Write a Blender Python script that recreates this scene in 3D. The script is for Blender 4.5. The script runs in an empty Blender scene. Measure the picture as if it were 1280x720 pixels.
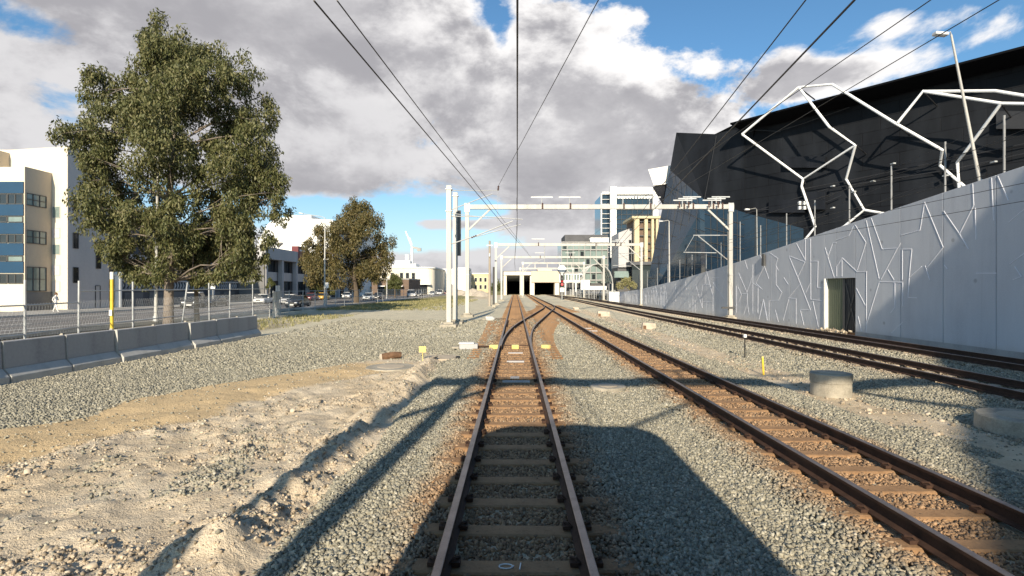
import bpy, math, random
import numpy as np
from mathutils import Vector, Matrix
random.seed(7)
rng = np.random.default_rng(11)
S = bpy.context.scene
COL = S.collection
CX, CY, F, H = 644.0, 360.0, 680.0, 2.05          # survey values of the view: principal point, focal length, eye height

def at(x, y, Y):
    return Vector(((x - CX) / F * Y, Y, H - (y - CY) / F * Y))

# ------------------------------------------------------------------ mesh builder
class MB:
    def __init__(s):
        s.v = []; s.f = []; s.seg = []
    def add(s, vs, fs):
        n = len(s.v); s.seg.append((n, len(s.f)))
        s.v += [tuple(p) for p in vs]
        s.f += [tuple(i + n for i in f) for f in fs]
        return s
    def box(s, x0, x1, y0, y1, z0, z1):
        v = [(x, y, z) for z in (z0, z1) for y in (y0, y1) for x in (x0, x1)]
        return s.add(v, [(0, 2, 3, 1), (4, 5, 7, 6), (0, 1, 5, 4), (2, 6, 7, 3), (0, 4, 6, 2), (1, 3, 7, 5)])
    def bar(s, p, q, w, h, up=(0, 0, 1)):
        p = Vector(p); q = Vector(q); d = (q - p).normalized(); up = Vector(up)
        if abs(d.dot(up)) > .98: up = Vector((0, 1, 0))
        a = d.cross(up).normalized() * (w / 2); b = a.cross(d).normalized() * (h / 2)
        v = [e + i * a + j * b for e in (p, q) for i, j in ((-1, -1), (1, -1), (1, 1), (-1, 1))]
        return s.add(v, [(3, 2, 1, 0), (4, 5, 6, 7), (0, 1, 5, 4), (1, 2, 6, 5), (2, 3, 7, 6), (3, 0, 4, 7)])
    def tube(s, pts, r, n=8, cap=True):
        pts = [Vector(p) for p in pts]; rr = r if isinstance(r, (list, tuple)) else [r] * len(pts)
        vs = []; fs = []; ref = None
        for i, p in enumerate(pts):
            d = (pts[min(i + 1, len(pts) - 1)] - pts[max(i - 1, 0)]).normalized()
            if ref is None:
                ref = Vector((0, 0, 1)) if abs(d.z) < .9 else Vector((1, 0, 0))
            a = d.cross(ref)
            if a.length < 1e-4: a = d.cross(Vector((.3, .9, .1)))
            a.normalize(); b = d.cross(a).normalized(); ref = b.cross(d) if False else ref
            for k in range(n):
                t = 2 * math.pi * k / n
                vs.append(p + (a * math.cos(t) + b * math.sin(t)) * rr[i])
        for i in range(len(pts) - 1):
            for k in range(n):
                k2 = (k + 1) % n
                fs.append((i * n + k, i * n + k2, (i + 1) * n + k2, (i + 1) * n + k))
        if cap:
            fs.append(tuple(range(n - 1, -1, -1))); fs.append(tuple(range((len(pts) - 1) * n, len(pts) * n)))
        return s.add(vs, fs)
    def lathe(s, cx, cy, prof, n=32, sx=1, sy=1):
        vs = []; fs = []
        for r, z in prof:
            for k in range(n):
                t = 2 * math.pi * k / n
                vs.append((cx + r * sx * math.cos(t), cy + r * sy * math.sin(t), z))
        for i in range(len(prof) - 1):
            for k in range(n):
                k2 = (k + 1) % n
                fs.append((i * n + k, i * n + k2, (i + 1) * n + k2, (i + 1) * n + k))
        fs.append(tuple(range(n - 1, -1, -1))); fs.append(tuple(range((len(prof) - 1) * n, len(prof) * n)))
        return s.add(vs, fs)
    def prism(s, pts, off):
        off = Vector(off); p = [Vector(q) for q in pts]; n = len(p)
        fs = [tuple(range(n)), tuple(range(2 * n - 1, n - 1, -1))]
        fs += [(i, i + n, (i + 1) % n + n, (i + 1) % n) for i in range(n)]
        return s.add(p + [q + off for q in p], fs)
    def sweep(s, prof, path):
        """prof: (side, up) outline; path: points in plan"""
        n = len(prof); vs = []; fs = []
        P = [Vector(p) for p in path]
        for i, p in enumerate(P):
            d = (P[min(i + 1, len(P) - 1)] - P[max(i - 1, 0)]); d.z = 0; d.normalize()
            a = Vector((d.y, -d.x, 0))
            vs += [p + a * u + Vector((0, 0, w)) for u, w in prof]
        for i in range(len(P) - 1):
            for k in range(n):
                k2 = (k + 1) % n
                fs.append((i * n + k, (i + 1) * n + k, (i + 1) * n + k2, i * n + k2))
        fs.append(tuple(range(n))); fs.append(tuple(range(len(P) * n - 1, (len(P) - 1) * n - 1, -1)))
        return s.add(vs, fs)
    def build_each(s, name, mat, parent=None, **kw):
        """every shape added becomes an object of its own"""
        seg = s.seg + [(len(s.v), len(s.f))]
        for (v0, f0), (v1, f1) in zip(seg[:-1], seg[1:]):
            m = MB(); m.v = s.v[v0:v1]; m.f = [tuple(i - v0 for i in f) for f in s.f[f0:f1]]; m.build(name, mat, parent, **kw)
    def build(s, name, mat, parent=None, smooth=False, bevel=0, recalc=True):
        me = bpy.data.meshes.new(name); me.from_pydata(s.v, [], s.f); me.update()
        if recalc:
            import bmesh
            b = bmesh.new(); b.from_mesh(me); bmesh.ops.recalc_face_normals(b, faces=b.faces); b.to_mesh(me); b.free()
        if smooth:
            me.polygons.foreach_set('use_smooth', [True] * len(me.polygons))
        me.materials.append(mat)
        o = bpy.data.objects.new(name, me); COL.objects.link(o)
        if parent is not None: adopt(o, parent)
        if bevel:
            m = o.modifiers.new('bevel', 'BEVEL'); m.width = bevel; m.segments = 2; m.limit_method = 'ANGLE'
        return o

def adopt(o, parent):
    o.parent = parent
    p = parent; M = Matrix.Identity(4)
    chain = []
    while p is not None: chain.append(p); p = p.parent
    for q in reversed(chain):
        M = M @ q.matrix_parent_inverse @ Matrix.LocRotScale(q.location, q.rotation_euler, q.scale)
    o.matrix_parent_inverse = M.inverted()

def tag(o, label, cat, group=None):
    o['label'] = label; o['category'] = cat
    if group: o['group'] = group
    return o
def thing(name, label, cat, loc=(0, 0, 0), group=None):
    o = bpy.data.objects.new(name, None); COL.objects.link(o); o.location = loc; o.empty_display_size = .3
    return tag(o, label, cat, group)
def kind(o, k): o['kind'] = k; return o
def copy_thing(root, loc, rz=0, label=None, scale=None):
    def rec(o, par):
        c = o.copy(); COL.objects.link(c)
        if par is not None: c.parent = par
        for ch in [q for q in o.children]: rec(ch, c)
        return c
    r = rec(root, None); r.location = loc; r.rotation_euler = (0, 0, rz)
    if label: r['label'] = label
    if scale: r.scale = scale
    return r
ORD = ['first', 'second', 'third', 'fourth', 'fifth', 'sixth', 'seventh', 'eighth', 'ninth', 'tenth', 'eleventh', 'twelfth', 'thirteenth', 'fourteenth', 'fifteenth', 'sixteenth']

# ------------------------------------------------------------------ numeric noise for the terrain
def _h(i, j, seed):
    n = (i.astype(np.int64) * 374761393 + j.astype(np.int64) * 668265263 + seed * 974634777) & 0x7fffffff
    n = ((n ^ (n >> 13)) * 1274126177) & 0x7fffffff
    return ((n ^ (n >> 16)) & 0xffff) / 65535.0
def vnoise(x, y, seed=0):
    i = np.floor(x); j = np.floor(y); fx = x - i; fy = y - j
    fx = fx * fx * (3 - 2 * fx); fy = fy * fy * (3 - 2 * fy)
    a = _h(i, j, seed); b = _h(i + 1, j, seed); c = _h(i, j + 1, seed); d = _h(i + 1, j + 1, seed)
    return (a * (1 - fx) + b * fx) * (1 - fy) + (c * (1 - fx) + d * fx) * fy
def fbm(x, y, oct=4, seed=0):
    s = 0; a = .5
    for k in range(oct):
        s = s + a * vnoise(x, y, seed + k); x = x * 2.03 + 5.1; y = y * 2.03 + 1.7; a *= .5
    return s / (1 - .5 ** oct)
def sm(a, b, x):
    t = np.clip((x - a) / (b - a), 0, 1); return t * t * (3 - 2 * t)

def sand_mask(X, Y):
    # edge of the ballast shoulder at the right, gravel bank by the barriers at the left
    right = -1.95 - .05 * (Y < 0) - .25 * (vnoise(Y * 1.1, Y * 0, 3) - .5) - .06 * np.clip(Y - 13, 0, 9)
    left = -8.9 + .38 * np.clip(Y - 9, -6, 12) + .9 * (vnoise(Y * .7, Y * 0, 5) - .5)
    m = sm(0, .35, right - X) * sm(0, .5, X - left) * (1 - sm(17, 22, Y + 2 * vnoise(X * .6, Y * .6, 8)))
    patch = fbm(X * .55 + 3, Y * .45, 4, 21)
    core = sm(.36, .52, patch + .22 * sm(1.9, .4, np.abs(X - left - .7)) + .20 * sm(2.5, .3, right - X) + .08 * sm(9, 14, Y))
    m2 = m * (.50 + .50 * core)
    # the strip of sand between the running lines on the right
    r = sm(6.0, 6.4, X - .2 * vnoise(Y * .9, Y * 0, 9)) * (1 - sm(7.6, 8.3, X)) * (1 - sm(45, 70, Y)) * sm(.34, .6, fbm(X * 1.3, Y * .35, 3, 31) + .12)
    disc = np.exp(-(((X - 2.1) / .9) ** 2 + ((Y - 12.4) / .8) ** 2)) * .8
    return np.clip(np.maximum(np.maximum(m2, r * .9), disc), 0, 1), m

def gold_mask(X, Y):
    left = -8.9 + .38 * np.clip(Y - 9, -6, 12) + .9 * (vnoise(Y * .7, Y * 0, 5) - .5)
    d = X - left
    return sm(.0, .25, d) * (1 - sm(2.0, 3.3, d)) * sm(6.2, 7.5, Y) * (1 - sm(16, 18.5, Y))
def height(X, Y):
    sand, m = sand_mask(X, Y)
    z = np.full_like(X, -.22)
    z = z - .03 * np.exp(-((X - 2.05) / .8) ** 2)
    z = z - .17 * sm(5.9, 6.7, X) + .17 * sm(8.1, 9.0, X)
    z = z - .12 * sm(-1.9, -2.6, X) + .06 * sm(-8, -11, X) + .04 * sm(-13, -16, X)
    near = 1 - sm(19, 24, Y)
    lump = fbm(X * 1.1, Y * .9, 4, 2) - .5
    fine = fbm(X * 4.3, Y * 4.3, 3, 44) - .5
    ridge = 1 - np.abs(2 * fbm(X * 1.7 + 9, Y * 1.4, 3, 71) - 1)
    rough = (1 - .85 * gold_mask(X, Y)); f2 = fbm(X * 11, Y * 11, 2, 55) - .5; crag = 1 - np.abs(2 * fbm(X * 4.1, Y * 3.3, 3, 133) - 1)
    clod = sm(.42, .62, fbm(X * .9, Y * .9, 3, 77))
    z = z + m * near * (.20 * lump + rough * (.10 * fine + .05 * f2 * (.4 + clod) + .08 * (ridge - .7) + .12 * clod * (crag - .75)) + .10 * np.exp(-((X + 2.7) / .5) ** 2) * (crag - .6))
    # the lip of spoil just left of the ballast shoulder, with a shallow trench beyond
    z = z + m * near * (.22 * np.exp(-((X + 2.6) / .27) ** 2) * (.4 + vnoise(Y * 1.9, Y * 0, 6)) - .12 * np.exp(-((X + 2.1) / .18) ** 2))
    z = z + .03 * (fbm(X * 1.9, Y * 1.9, 3, 12) - .5) * sm(1.3, 2.2, np.abs(X)) * sm(1.2, 2., np.abs(X - 4.1)) * (1 - sm(40, 60, Y))
    z = z - .30 * sm(15.6, 16.6, X) * (Y < 170)
    z = z + .25 * (fbm(X * .12, Y * .12, 3, 61) - .4) * sm(-4.8, -9, X) * (1 - sm(-15, -20, X)) * sm(30, 45, Y) * .8
    z = z - .22 * sm(-21, -24, X)
    return z
def hz(x, y): return float(height(np.array([float(x)]), np.array([float(y)]))[0])

# ------------------------------------------------------------------ materials
def nodes_of(m):
    m.use_nodes = True
    return m.node_tree.nodes, m.node_tree.links
class G:
    """tiny expression helper over a node tree"""
    def __init__(s, tree): s.t = tree; s.n = tree.nodes; s.l = tree.links
    def inp(s, sock, v):
        if isinstance(v, bpy.types.NodeSocket): s.l.new(v, sock)
        elif v is not None: sock.default_value = v
    def m(s, op, a, b=None, c=None, clamp=False):
        n = s.n.new('ShaderNodeMath'); n.operation = op; n.use_clamp = clamp
        s.inp(n.inputs[0], a)
        if b is not None: s.inp(n.inputs[1], b)
        if c is not None: s.inp(n.inputs[2], c)
        return n.outputs[0]
    def ss(s, a, b, x):
        n = s.n.new('ShaderNodeMapRange'); n.interpolation_type = 'SMOOTHSTEP'
        s.inp(n.inputs['Value'], x); s.inp(n.inputs['From Min'], a); s.inp(n.inputs['From Max'], b)
        return n.outputs[0]
    def mix(s, fac, a, b, mode='MIX'):
        n = s.n.new('ShaderNodeMix'); n.data_type = 'RGBA'; n.blend_type = mode
        s.inp(n.inputs[0], fac)
        for i, v in ((6, a), (7, b)):
            s.inp(n.inputs[i], (*v, 1) if isinstance(v, tuple) and len(v) == 3 else v)
        return n.outputs[2]
    def noise(s, vec, scale, detail=4, rough=.55, out=0, lac=2.0, dist=0, dim='3D'):
        n = s.n.new('ShaderNodeTexNoise'); n.noise_dimensions = dim
        if vec is not None: s.l.new(vec, n.inputs['Vector'])
        n.inputs['Scale'].default_value = scale; n.inputs['Detail'].default_value = detail
        n.inputs['Roughness'].default_value = rough; n.inputs['Lacunarity'].default_value = lac; n.inputs['Distortion'].default_value = dist
        return n.outputs[out]
    def voro(s, vec, scale, feat='F1', out='Distance'):
        n = s.n.new('ShaderNodeTexVoronoi'); n.feature = feat
        s.l.new(vec, n.inputs['Vector']); n.inputs['Scale'].default_value = scale
        return n.outputs[out]
    def ramp(s, fac, stops):
        n = s.n.new('ShaderNodeValToRGB'); e = n.color_ramp.elements
        while len(e) < len(stops): e.new(.5)
        for q, (p, c) in zip(e, stops): q.position = p; q.color = (*c, 1)
        s.inp(n.inputs[0], fac); return n.outputs[0]
    def pos(s):
        return s.n.new('ShaderNodeNewGeometry').outputs['Position']
    def bump(s, hgt, strength, dist, normal=None):
        n = s.n.new('ShaderNodeBump'); n.inputs['Strength'].default_value = strength; n.inputs['Distance'].default_value = dist
        s.inp(n.inputs['Height'], hgt)
        if normal is not None: s.l.new(normal, n.inputs['Normal'])
        return n.outputs[0]
    def mapv(s, vec, sc=(1, 1, 1), loc=(0, 0, 0), rot=(0, 0, 0)):
        n = s.n.new('ShaderNodeMapping'); s.l.new(vec, n.inputs[0])
        n.inputs['Scale'].default_value = sc; n.inputs['Location'].default_value = loc; n.inputs['Rotation'].default_value = rot
        return n.outputs[0]
    def xyz(s, vec):
        n = s.n.new('ShaderNodeSeparateXYZ'); s.l.new(vec, n.inputs[0]); return n.outputs

def base(name):
    m = bpy.data.materials.new(name); n, l = nodes_of(m)
    return m, G(m.node_tree), n['Principled BSDF']
def simple(name, col, rough=.7, var=.18, scale=1.5, bump=.1, bscale=30, metal=0., col2=None, streak=False, spec=.4, coat=0):
    """surface with slow stains, fine mottling and a slight bump"""
    m, g, b = base(name)
    tc = g.n.new('ShaderNodeTexCoord').outputs['Object']
    vec = g.mapv(tc, (1, 1, .12)) if streak else tc
    a = g.noise(vec, scale, 5, .62); f = g.noise(tc, scale * 14, 3, .6)
    t = g.m('ADD', g.m('MULTIPLY', a, .7), g.m('MULTIPLY', f, .3))
    lo = col2 or tuple(c * (1 - var * 1.6) for c in col); hi = tuple(min(1, c * (1 + var)) for c in col)
    g.l.new(g.ramp(t, [(.33, lo), (.52, col), (.72, hi)]), b.inputs['Base Color'])
    b.inputs['Roughness'].default_value = rough; b.inputs['Metallic'].default_value = metal
    b.inputs['Specular IOR Level'].default_value = spec; b.inputs['Coat Weight'].default_value = coat
    if bump: g.l.new(g.bump(g.noise(tc, bscale, 4, .6), bump, .02), b.inputs['Normal'])
    return m

M = {}
M['white_steel'] = simple('galvanised_white_steel', (.46, .45, .42), .5, .16, 1.6, .04, 20, streak=True)
M['postgrey'] = simple('dull_grey_post', (.24, .245, .25), .55, .14, 3, .03, 40)
M['galv'] = simple('galvanised_steel', (.46, .47, .47), .45, .14, 3, .03, 40, metal=.3)
M['tube'] = simple('white_painted_tube', (.82, .82, .82), .4, .05, .6, 0)
M['concrete'] = simple('weathered_concrete', (.37, .335, .27), .9, .3, 2.4, .45, 38)
M['barrier'] = simple('barrier_concrete', (.36, .355, .35), .85, .16, 1.1, .2, 50, streak=True)
M['barrier_foot'] = simple('barrier_foot_dusty', (.47, .46, .43), .9, .14, 2.2, .2, 50)
M['sleeper'] = simple('rust_stained_sleeper', (.29, .172, .088), .85, .3, 2.6, .3, 40, col2=(.15, .08, .036))
M['sleeper_grey'] = simple('concrete_sleeper_dusty', (.42, .35, .265), .85, .25, 2.6, .3, 40)
M['rail'] = simple('rusty_rail', (.058, .030, .019), .75, .35, 5, .15, 60, metal=.2)
M['railtop'] = simple('worn_rail_head', (.30, .24, .205), .42, .25, 4, .02, 60, metal=.75)
M['rail_far'] = simple('old_rusty_rail', (.055, .031, .022), .75, .3, 5, .15, 60, metal=.2)
M['black'] = simple('black_rubber', (.02, .02, .02), .7, .2, 3, 0)
M['dark_int'] = simple('unlit_interior', (.10, .10, .11), .9, .2, .5, 0)
M['yellow'] = simple('yellow_paint', (.72, .50, .05), .5, .15, 4, .05)
M['pale_yellow'] = simple('pale_yellow_plate', (.66, .52, .18), .5, .12, 8, .02)
M['white'] = simple('white_paint', (.78, .77, .74), .5, .06, 1, .02)
M['wire'] = simple('overhead_wire', (.05, .045, .04), .5, .1, 5, 0, metal=.4)
M['insul'] = simple('insulator', (.10, .06, .05), .35, .2, 8, 0)
M['wood'] = simple('grey_timber_pole', (.36, .31, .25), .85, .2, 2, .2, streak=True)
M['stump'] = simple('brown_log', (.16, .09, .05), .9, .3, 6, .4)
M['asphalt'] = simple('asphalt', (.15, .14, .135), .9, .15, .35, .25, 60)
M['footpath'] = simple('footpath', (.34, .32, .29), .9, .12, .5, .15, 30)
M['kerb'] = simple('kerb', (.42, .41, .38), .85, .12, 1, .1, 30)
M['line'] = simple('road_line', (.72, .72, .69), .7, .15, 2, .05)
M['glass_dark'] = simple('dark_window_glass', (.025, .03, .035), .08, .2, .8, 0, spec=.8)
M['glass_blue'] = simple('blue_tinted_glass', (.016, .034, .058), .09, .25, .12, 0, spec=.6)
M['glass_grey'] = simple('pale_green_glass', (.20, .255, .24), .12, .2, .2, 0, spec=.7)
M['bbeige'] = simple('render_beige', (.56, .47, .36), .85, .07, .25, .06, 30, streak=True)
M['bgrey'] = simple('render_greyish', (.62, .56, .52), .85, .07, .3, .06, 30, streak=True)
M['bwhite'] = simple('render_cream', (.68, .62, .50), .85, .06, .3, .06, 30, streak=True)
M['bblue'] = simple('blue_panel', (.007, .048, .105), .55, .1, .4, .02)
M['plinth'] = simple('dark_plinth', (.17, .17, .17), .8, .14, .6, .05)
M['frame'] = simple('dark_window_frame', (.07, .07, .07), .5, .1, 2, 0)
M['bdark'] = simple('dark_grey_render', (.10, .10, .105), .85, .14, .4, .05)
M['fascia'] = simple('grey_white_fascia', (.46, .45, .45), .8, .08, .4, .03, streak=True)
M['red'] = simple('red_sign_panel', (.13, .02, .025), .5, .1, 1, 0)
M['cream'] = simple('cream_wall', (.68, .63, .52), .85, .08, .2, .03, streak=True)
M['white_wall'] = simple('white_wall', (.80, .79, .76), .85, .05, .15, .03, streak=True)
M['ochre'] = simple('ochre_wall', (.56, .47, .30), .85, .1, .3, .03)
M['roofgrey'] = simple('grey_roof', (.33, .32, .31), .7, .1, .3, .03)
M['brick'] = simple('dark_brick', (.17, .12, .09), .9, .2, .8, .1)
M['arena'] = simple('charcoal_cladding', (.0085, .0095, .0125), .65, .3, .10, .05, 2.5, spec=.12)
M['arena2'] = simple('charcoal_cladding_lower', (.009, .010, .013), .6, .3, .12, .03, 3, spec=.15)
M['eave'] = simple('black_eave', (.004, .004, .005), .6, .2, .2, 0, spec=.1)
M['seam'] = simple('cladding_seam', (.028, .029, .033), .5, .2, .6, 0)
M['lamp_head'] = simple('lamp_head', (.6, .6, .6), .4, .1, 2, 0)
M['green_door'] = simple('green_sheet_door', (.115, .135, .085), .55, .15, 1.2, .03, streak=True)
M['door_shade'] = simple('shade_toned_door', (.022, .026, .032), .5, .15, 1.2, .03, streak=True)
M['skin'] = simple('skin', (.45, .27, .19), .6, .1, 5, 0)
M['cloth_white'] = simple('white_cloth', (.75, .73, .7), .9, .08, 6, .05)
M['tyre'] = simple('tyre', (.02, .02, .02), .85, .2, 5, .05)
M['rim'] = simple('wheel_rim', (.4, .4, .4), .35, .1, 5, 0, metal=.7)
M['headlight'] = simple('headlight_glass', (.75, .75, .75), .12, .05, 5, 0, spec=.8)
M['tail'] = simple('tail_lamp_glass', (.35, .02, .02), .2, .05, 5, 0)
M['bark'] = simple('pale_bark', (.20, .165, .135), .9, .5, 1.1, .8, 9, col2=(.06, .05, .04))
M['bark2'] = simple('brown_bark', (.11, .085, .06), .9, .3, 1.6, .5, 14, streak=True)
M['rubble'] = simple('limestone_rubble', (.50, .43, .34), .9, .2, 3, .4, 20)
M['sandlid'] = simple('sandy_concrete_lid', (.44, .37, .28), .9, .14, 1.6, .2, 40)
M['pink'] = simple('pinkish_wall', (.58, .47, .42), .85, .08, .3, .03)
M['plaza'] = simple('plaza_paving', (.25, .25, .25), .85, .1, .3, .05)
M['limegreen'] = simple('lime_hoarding', (.45, .48, .06), .6, .12, .5, 0)
M['shade_deck'] = simple('shade_deck_concrete', (.38, .37, .35), .85, .14, .3, .1, 12)
M['train'] = simple('train_body', (.42, .43, .42), .4, .06, 1, 0)
def lamp_mat(name, col, e):
    m, g, b = base(name); b.inputs['Base Color'].default_value = (*col, 1)
    b.inputs['Emission Color'].default_value = (*col, 1); b.inputs['Emission Strength'].default_value = e
    return m
M['redlamp'] = lamp_mat('red_signal_lamp', (.9, .05, .05), 1.2)
def carpaint(name, c): return simple(name, c, .3, .04, .5, 0, spec=.6, coat=.6)

# wall panels: pale blue-grey coating over precast concrete
def clad(name, lo, hi, spec, rough):
    """sheet cladding laid in courses along the face of the arena"""
    m, g, b = base(name); tc = g.n.new('ShaderNodeTexCoord').outputs['Object']
    v = g.xyz(tc); u = g.m('ADD', g.m('MULTIPLY', v[0], .606), g.m('MULTIPLY', v[1], -.795))
    cb = g.n.new('ShaderNodeCombineXYZ'); g.inp(cb.inputs[0], u); g.inp(cb.inputs[1], v[2])
    br = g.n.new('ShaderNodeTexBrick'); g.l.new(cb.outputs[0], br.inputs['Vector']); br.offset = .5
    br.inputs['Scale'].default_value = 1; br.inputs['Brick Width'].default_value = 3.2; br.inputs['Row Height'].default_value = 1.25; br.inputs['Mortar Size'].default_value = .035; br.inputs['Mortar Smooth'].default_value = .3
    br.inputs['Color1'].default_value = (*lo, 1); br.inputs['Color2'].default_value = (*hi, 1); br.inputs['Mortar'].default_value = (.003, .003, .004, 1)
    n = g.noise(g.mapv(tc, (1, 1, .25)), .35, 5, .6)
    c = g.mix(g.ss(.35, .7, n), br.outputs['Color'], tuple(q * 1.7 for q in hi)); g.l.new(c, b.inputs['Base Color'])
    b.inputs['Roughness'].default_value = rough; b.inputs['Specular IOR Level'].default_value = spec
    g.l.new(g.bump(g.m('MULTIPLY', br.outputs['Fac'], -1), .4, .03), b.inputs['Normal'])
    return m
M['arena'] = clad('charcoal_cladding', (.0065, .0075, .010), (.010, .0115, .0145), .14, .6)
M['arena2'] = clad('charcoal_cladding_lower', (.006, .007, .009), (.009, .010, .013), .2, .5)
def wall_mat():
    m, g, b = base('pale_wall_coating'); p = g.pos()
    st = g.noise(g.mapv(p, (1, .9, .16)), 1.3, 5, .62); big = g.noise(p, .28, 3, .5); fn = g.noise(p, 20, 3, .6)
    t = g.m('ADD', g.m('ADD', g.m('MULTIPLY', st, .4), g.m('MULTIPLY', big, .35)), g.m('MULTIPLY', fn, .25))
    oi = g.n.new('ShaderNodeObjectInfo').outputs['Random']; t = g.m('ADD', t, g.m('MULTIPLY', g.m('SUBTRACT', oi, .5), .10))
    c = g.ramp(t, [(.34, (.42, .435, .475)), (.5, (.51, .525, .565)), (.68, (.575, .59, .625))])
    drip = g.ss(.56, .72, g.noise(g.mapv(p, (1, 2.6, .07)), 1.6, 4, .6)); c = g.mix(g.m('MULTIPLY', drip, .13), c, (.27, .27, .29))
    hole = g.ss(.10, .05, g.voro(g.mapv(p, (.02, .8, .8)), 1.0)); c = g.mix(g.m('MULTIPLY', hole, .5), c, (.2, .2, .21))
    z = g.xyz(p)[2]
    low = g.m('MULTIPLY', g.ss(.35, -.55, g.m('ADD', z, g.m('MULTIPLY', g.noise(p, 2.2, 4, .6), .55))), .55)
    g.l.new(g.mix(low, c, (.42, .36, .29)), b.inputs['Base Color'])
    b.inputs['Roughness'].default_value = .75
    g.l.new(g.bump(g.noise(p, 26, 4, .6), .12, .02), b.inputs['Normal'])
    return m
M['wall'] = wall_mat()
M['rib'] = simple('relief_rib_sun_tint', (.70, .71, .77), .7, .05, 2, 0)  # pattern lines tinted paler to stand in for sunlit step faces

RUST_LINES = (0.0, 4.1, 10.6, 14.1)
def rust_field(g, x, y, p):
    """stain round the running lines, in plan position"""
    nz = g.m('MULTIPLY', g.m('SUBTRACT', g.noise(p, 2.3, 4, .6), .5), .9)
    f = None
    for k, c in enumerate(RUST_LINES):
        d = g.m('ABSOLUTE', g.m('SUBTRACT', x, c))
        a = g.m('MULTIPLY', g.ss(1.28, .62, g.m('ADD', d, nz)), (.88, .88, .5, .4)[k])
        f = a if f is None else g.m('MAXIMUM', f, a)
    return f
def stone_colour(g, rnd, p, rust_w=1.0):
    c = g.ramp(rnd, [(0, (.17, .16, .125)), (.22, (.245, .232, .18)), (.5, (.305, .286, .218)), (.78, (.37, .343, .26)), (.95, (.44, .41, .32)), (1, (.56, .525, .43))])
    q = g.xyz(p); f = rust_field(g, q[0], q[1], p)
    rc = g.mix(rnd, (.15, .070, .024), (.45, .245, .105))
    return g.mix(g.m('MULTIPLY', f, rust_w), c, rc)
def ballast_mat():
    m, g, b = base('ballast_stone'); p = g.pos()
    rnd = g.n.new('ShaderNodeNewGeometry').outputs['Random Per Island']
    c = stone_colour(g, rnd, p, .93)
    c = g.mix(g.m('MULTIPLY', g.noise(p, 60, 2, .5), .35), c, (.22, .21, .19))
    g.l.new(c, b.inputs['Base Color']); b.inputs['Roughness'].default_value = .85
    b.inputs['Specular IOR Level'].default_value = .25
    return m
M['stone'] = ballast_mat()
def rock_mat():
    m, g, b = base('sandy_rock'); p = g.pos()
    rnd = g.n.new('ShaderNodeNewGeometry').outputs['Random Per Island']
    c = g.ramp(rnd, [(0, (.22, .18, .13)), (.5, (.40, .325, .235)), (1, (.60, .51, .39))])
    g.l.new(c, b.inputs['Base Color']); b.inputs['Roughness'].default_value = .9
    return m
M['rock'] = rock_mat()

def ground_mat():
    m, g, b = base('ground_surface'); p = g.pos()
    at_ = lambda nme: [setattr(n, 'attribute_name', nme) or n for n in [g.n.new('ShaderNodeAttribute')]][0].outputs['Fac']
    sand, grass, dirt = at_('sand'), at_('grass'), at_('verge')
    wob = g.mapv(p, (1, 1, 0))
    cell = g.voro(wob, 20, 'F1', 'Color'); dist = g.voro(wob, 20, 'F1', 'Distance')
    cr = g.xyz(cell)[0]
    # past the near ground single stones are smaller than a pixel: the mix of shades takes over
    st = stone_colour(g, cr, p)
    c2 = g.noise(p, .8, 4, .6); st = g.mix(g.m('MULTIPLY', g.ss(.3, .7, c2), .6), st, (.50, .455, .35))
    st = g.mix(.40, st, (.47, .43, .33)); st = g.mix(1.0, st, (1.42, 1.40, 1.36), 'MULTIPLY')  # brightened to stand in for sun on the stone facets
    sn = g.noise(p, 1.7, 6, .65); sf = g.noise(p, 34, 3, .7)
    sc = g.ramp(g.m('ADD', g.m('MULTIPLY', sn, .65), g.m('MULTIPLY', sf, .35)), [(.30, (.38, .31, .22)), (.5, (.60, .50, .365)), (.72, (.74, .64, .49))])
    gold = at_('gold')
    gp = g.m('MULTIPLY', g.ss(.5, .66, g.noise(g.mapv(p, (.5, .25, 1)), 1.0, 3, .5)), .3)
    gf_ = g.m('MAXIMUM', gp, g.ss(.3, .7, g.m('ADD', gold, g.m('MULTIPLY', g.m('SUBTRACT', g.noise(p, 2.6, 5, .65), .5), .9))))
    sc = g.mix(g.m('MULTIPLY', gf_, .85), sc, (.60, .435, .235))
    pit = g.ss(.62, .74, g.noise(p, 6.5, 5, .75)); sc = g.mix(g.m('MULTIPLY', pit, .35), sc, (.20, .16, .115))
    edge = g.ss(.33, .62, g.m('ADD', sand, g.m('MULTIPLY', g.m('SUBTRACT', g.noise(p, 5, 5, .7), .5), .75)))
    c = g.mix(edge, st, sc)
    gn = g.noise(p, .55, 5, .65); gf = g.noise(g.mapv(p, (1, .35, 1)), 9, 4, .7)
    gc = g.ramp(g.m('ADD', g.m('MULTIPLY', gn, .6), g.m('MULTIPLY', gf, .4)), [(.35, (.13, .135, .045)), (.5, (.26, .24, .105)), (.66, (.42, .37, .22))])
    gedge = g.ss(.38, .6, g.m('ADD', grass, g.m('MULTIPLY', g.m('SUBTRACT', gn, .5), .9)))
    c = g.mix(gedge, c, gc)
    vc = g.ramp(g.noise(p, 1.1, 5, .65), [(.35, (.17, .13, .08)), (.6, (.30, .25, .17))])
    c = g.mix(dirt, c, vc)
    g.l.new(c, b.inputs['Base Color']); b.inputs['Roughness'].default_value = .92
    b.inputs['Specular IOR Level'].default_value = .2
    hgt = g.m('MULTIPLY', g.m('SUBTRACT', 1, dist), g.m('SUBTRACT', 1, g.m('MULTIPLY', edge, .75)))
    n1 = g.bump(hgt, .5, .04)
    n2 = g.bump(g.m('ADD', g.noise(p, 14, 5, .7), g.m('MULTIPLY', g.noise(p, 55, 3, .6), .5)), .8, .05, n1)
    g.l.new(n2, b.inputs['Normal'])
    return m
M['ground'] = ground_mat()

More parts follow.
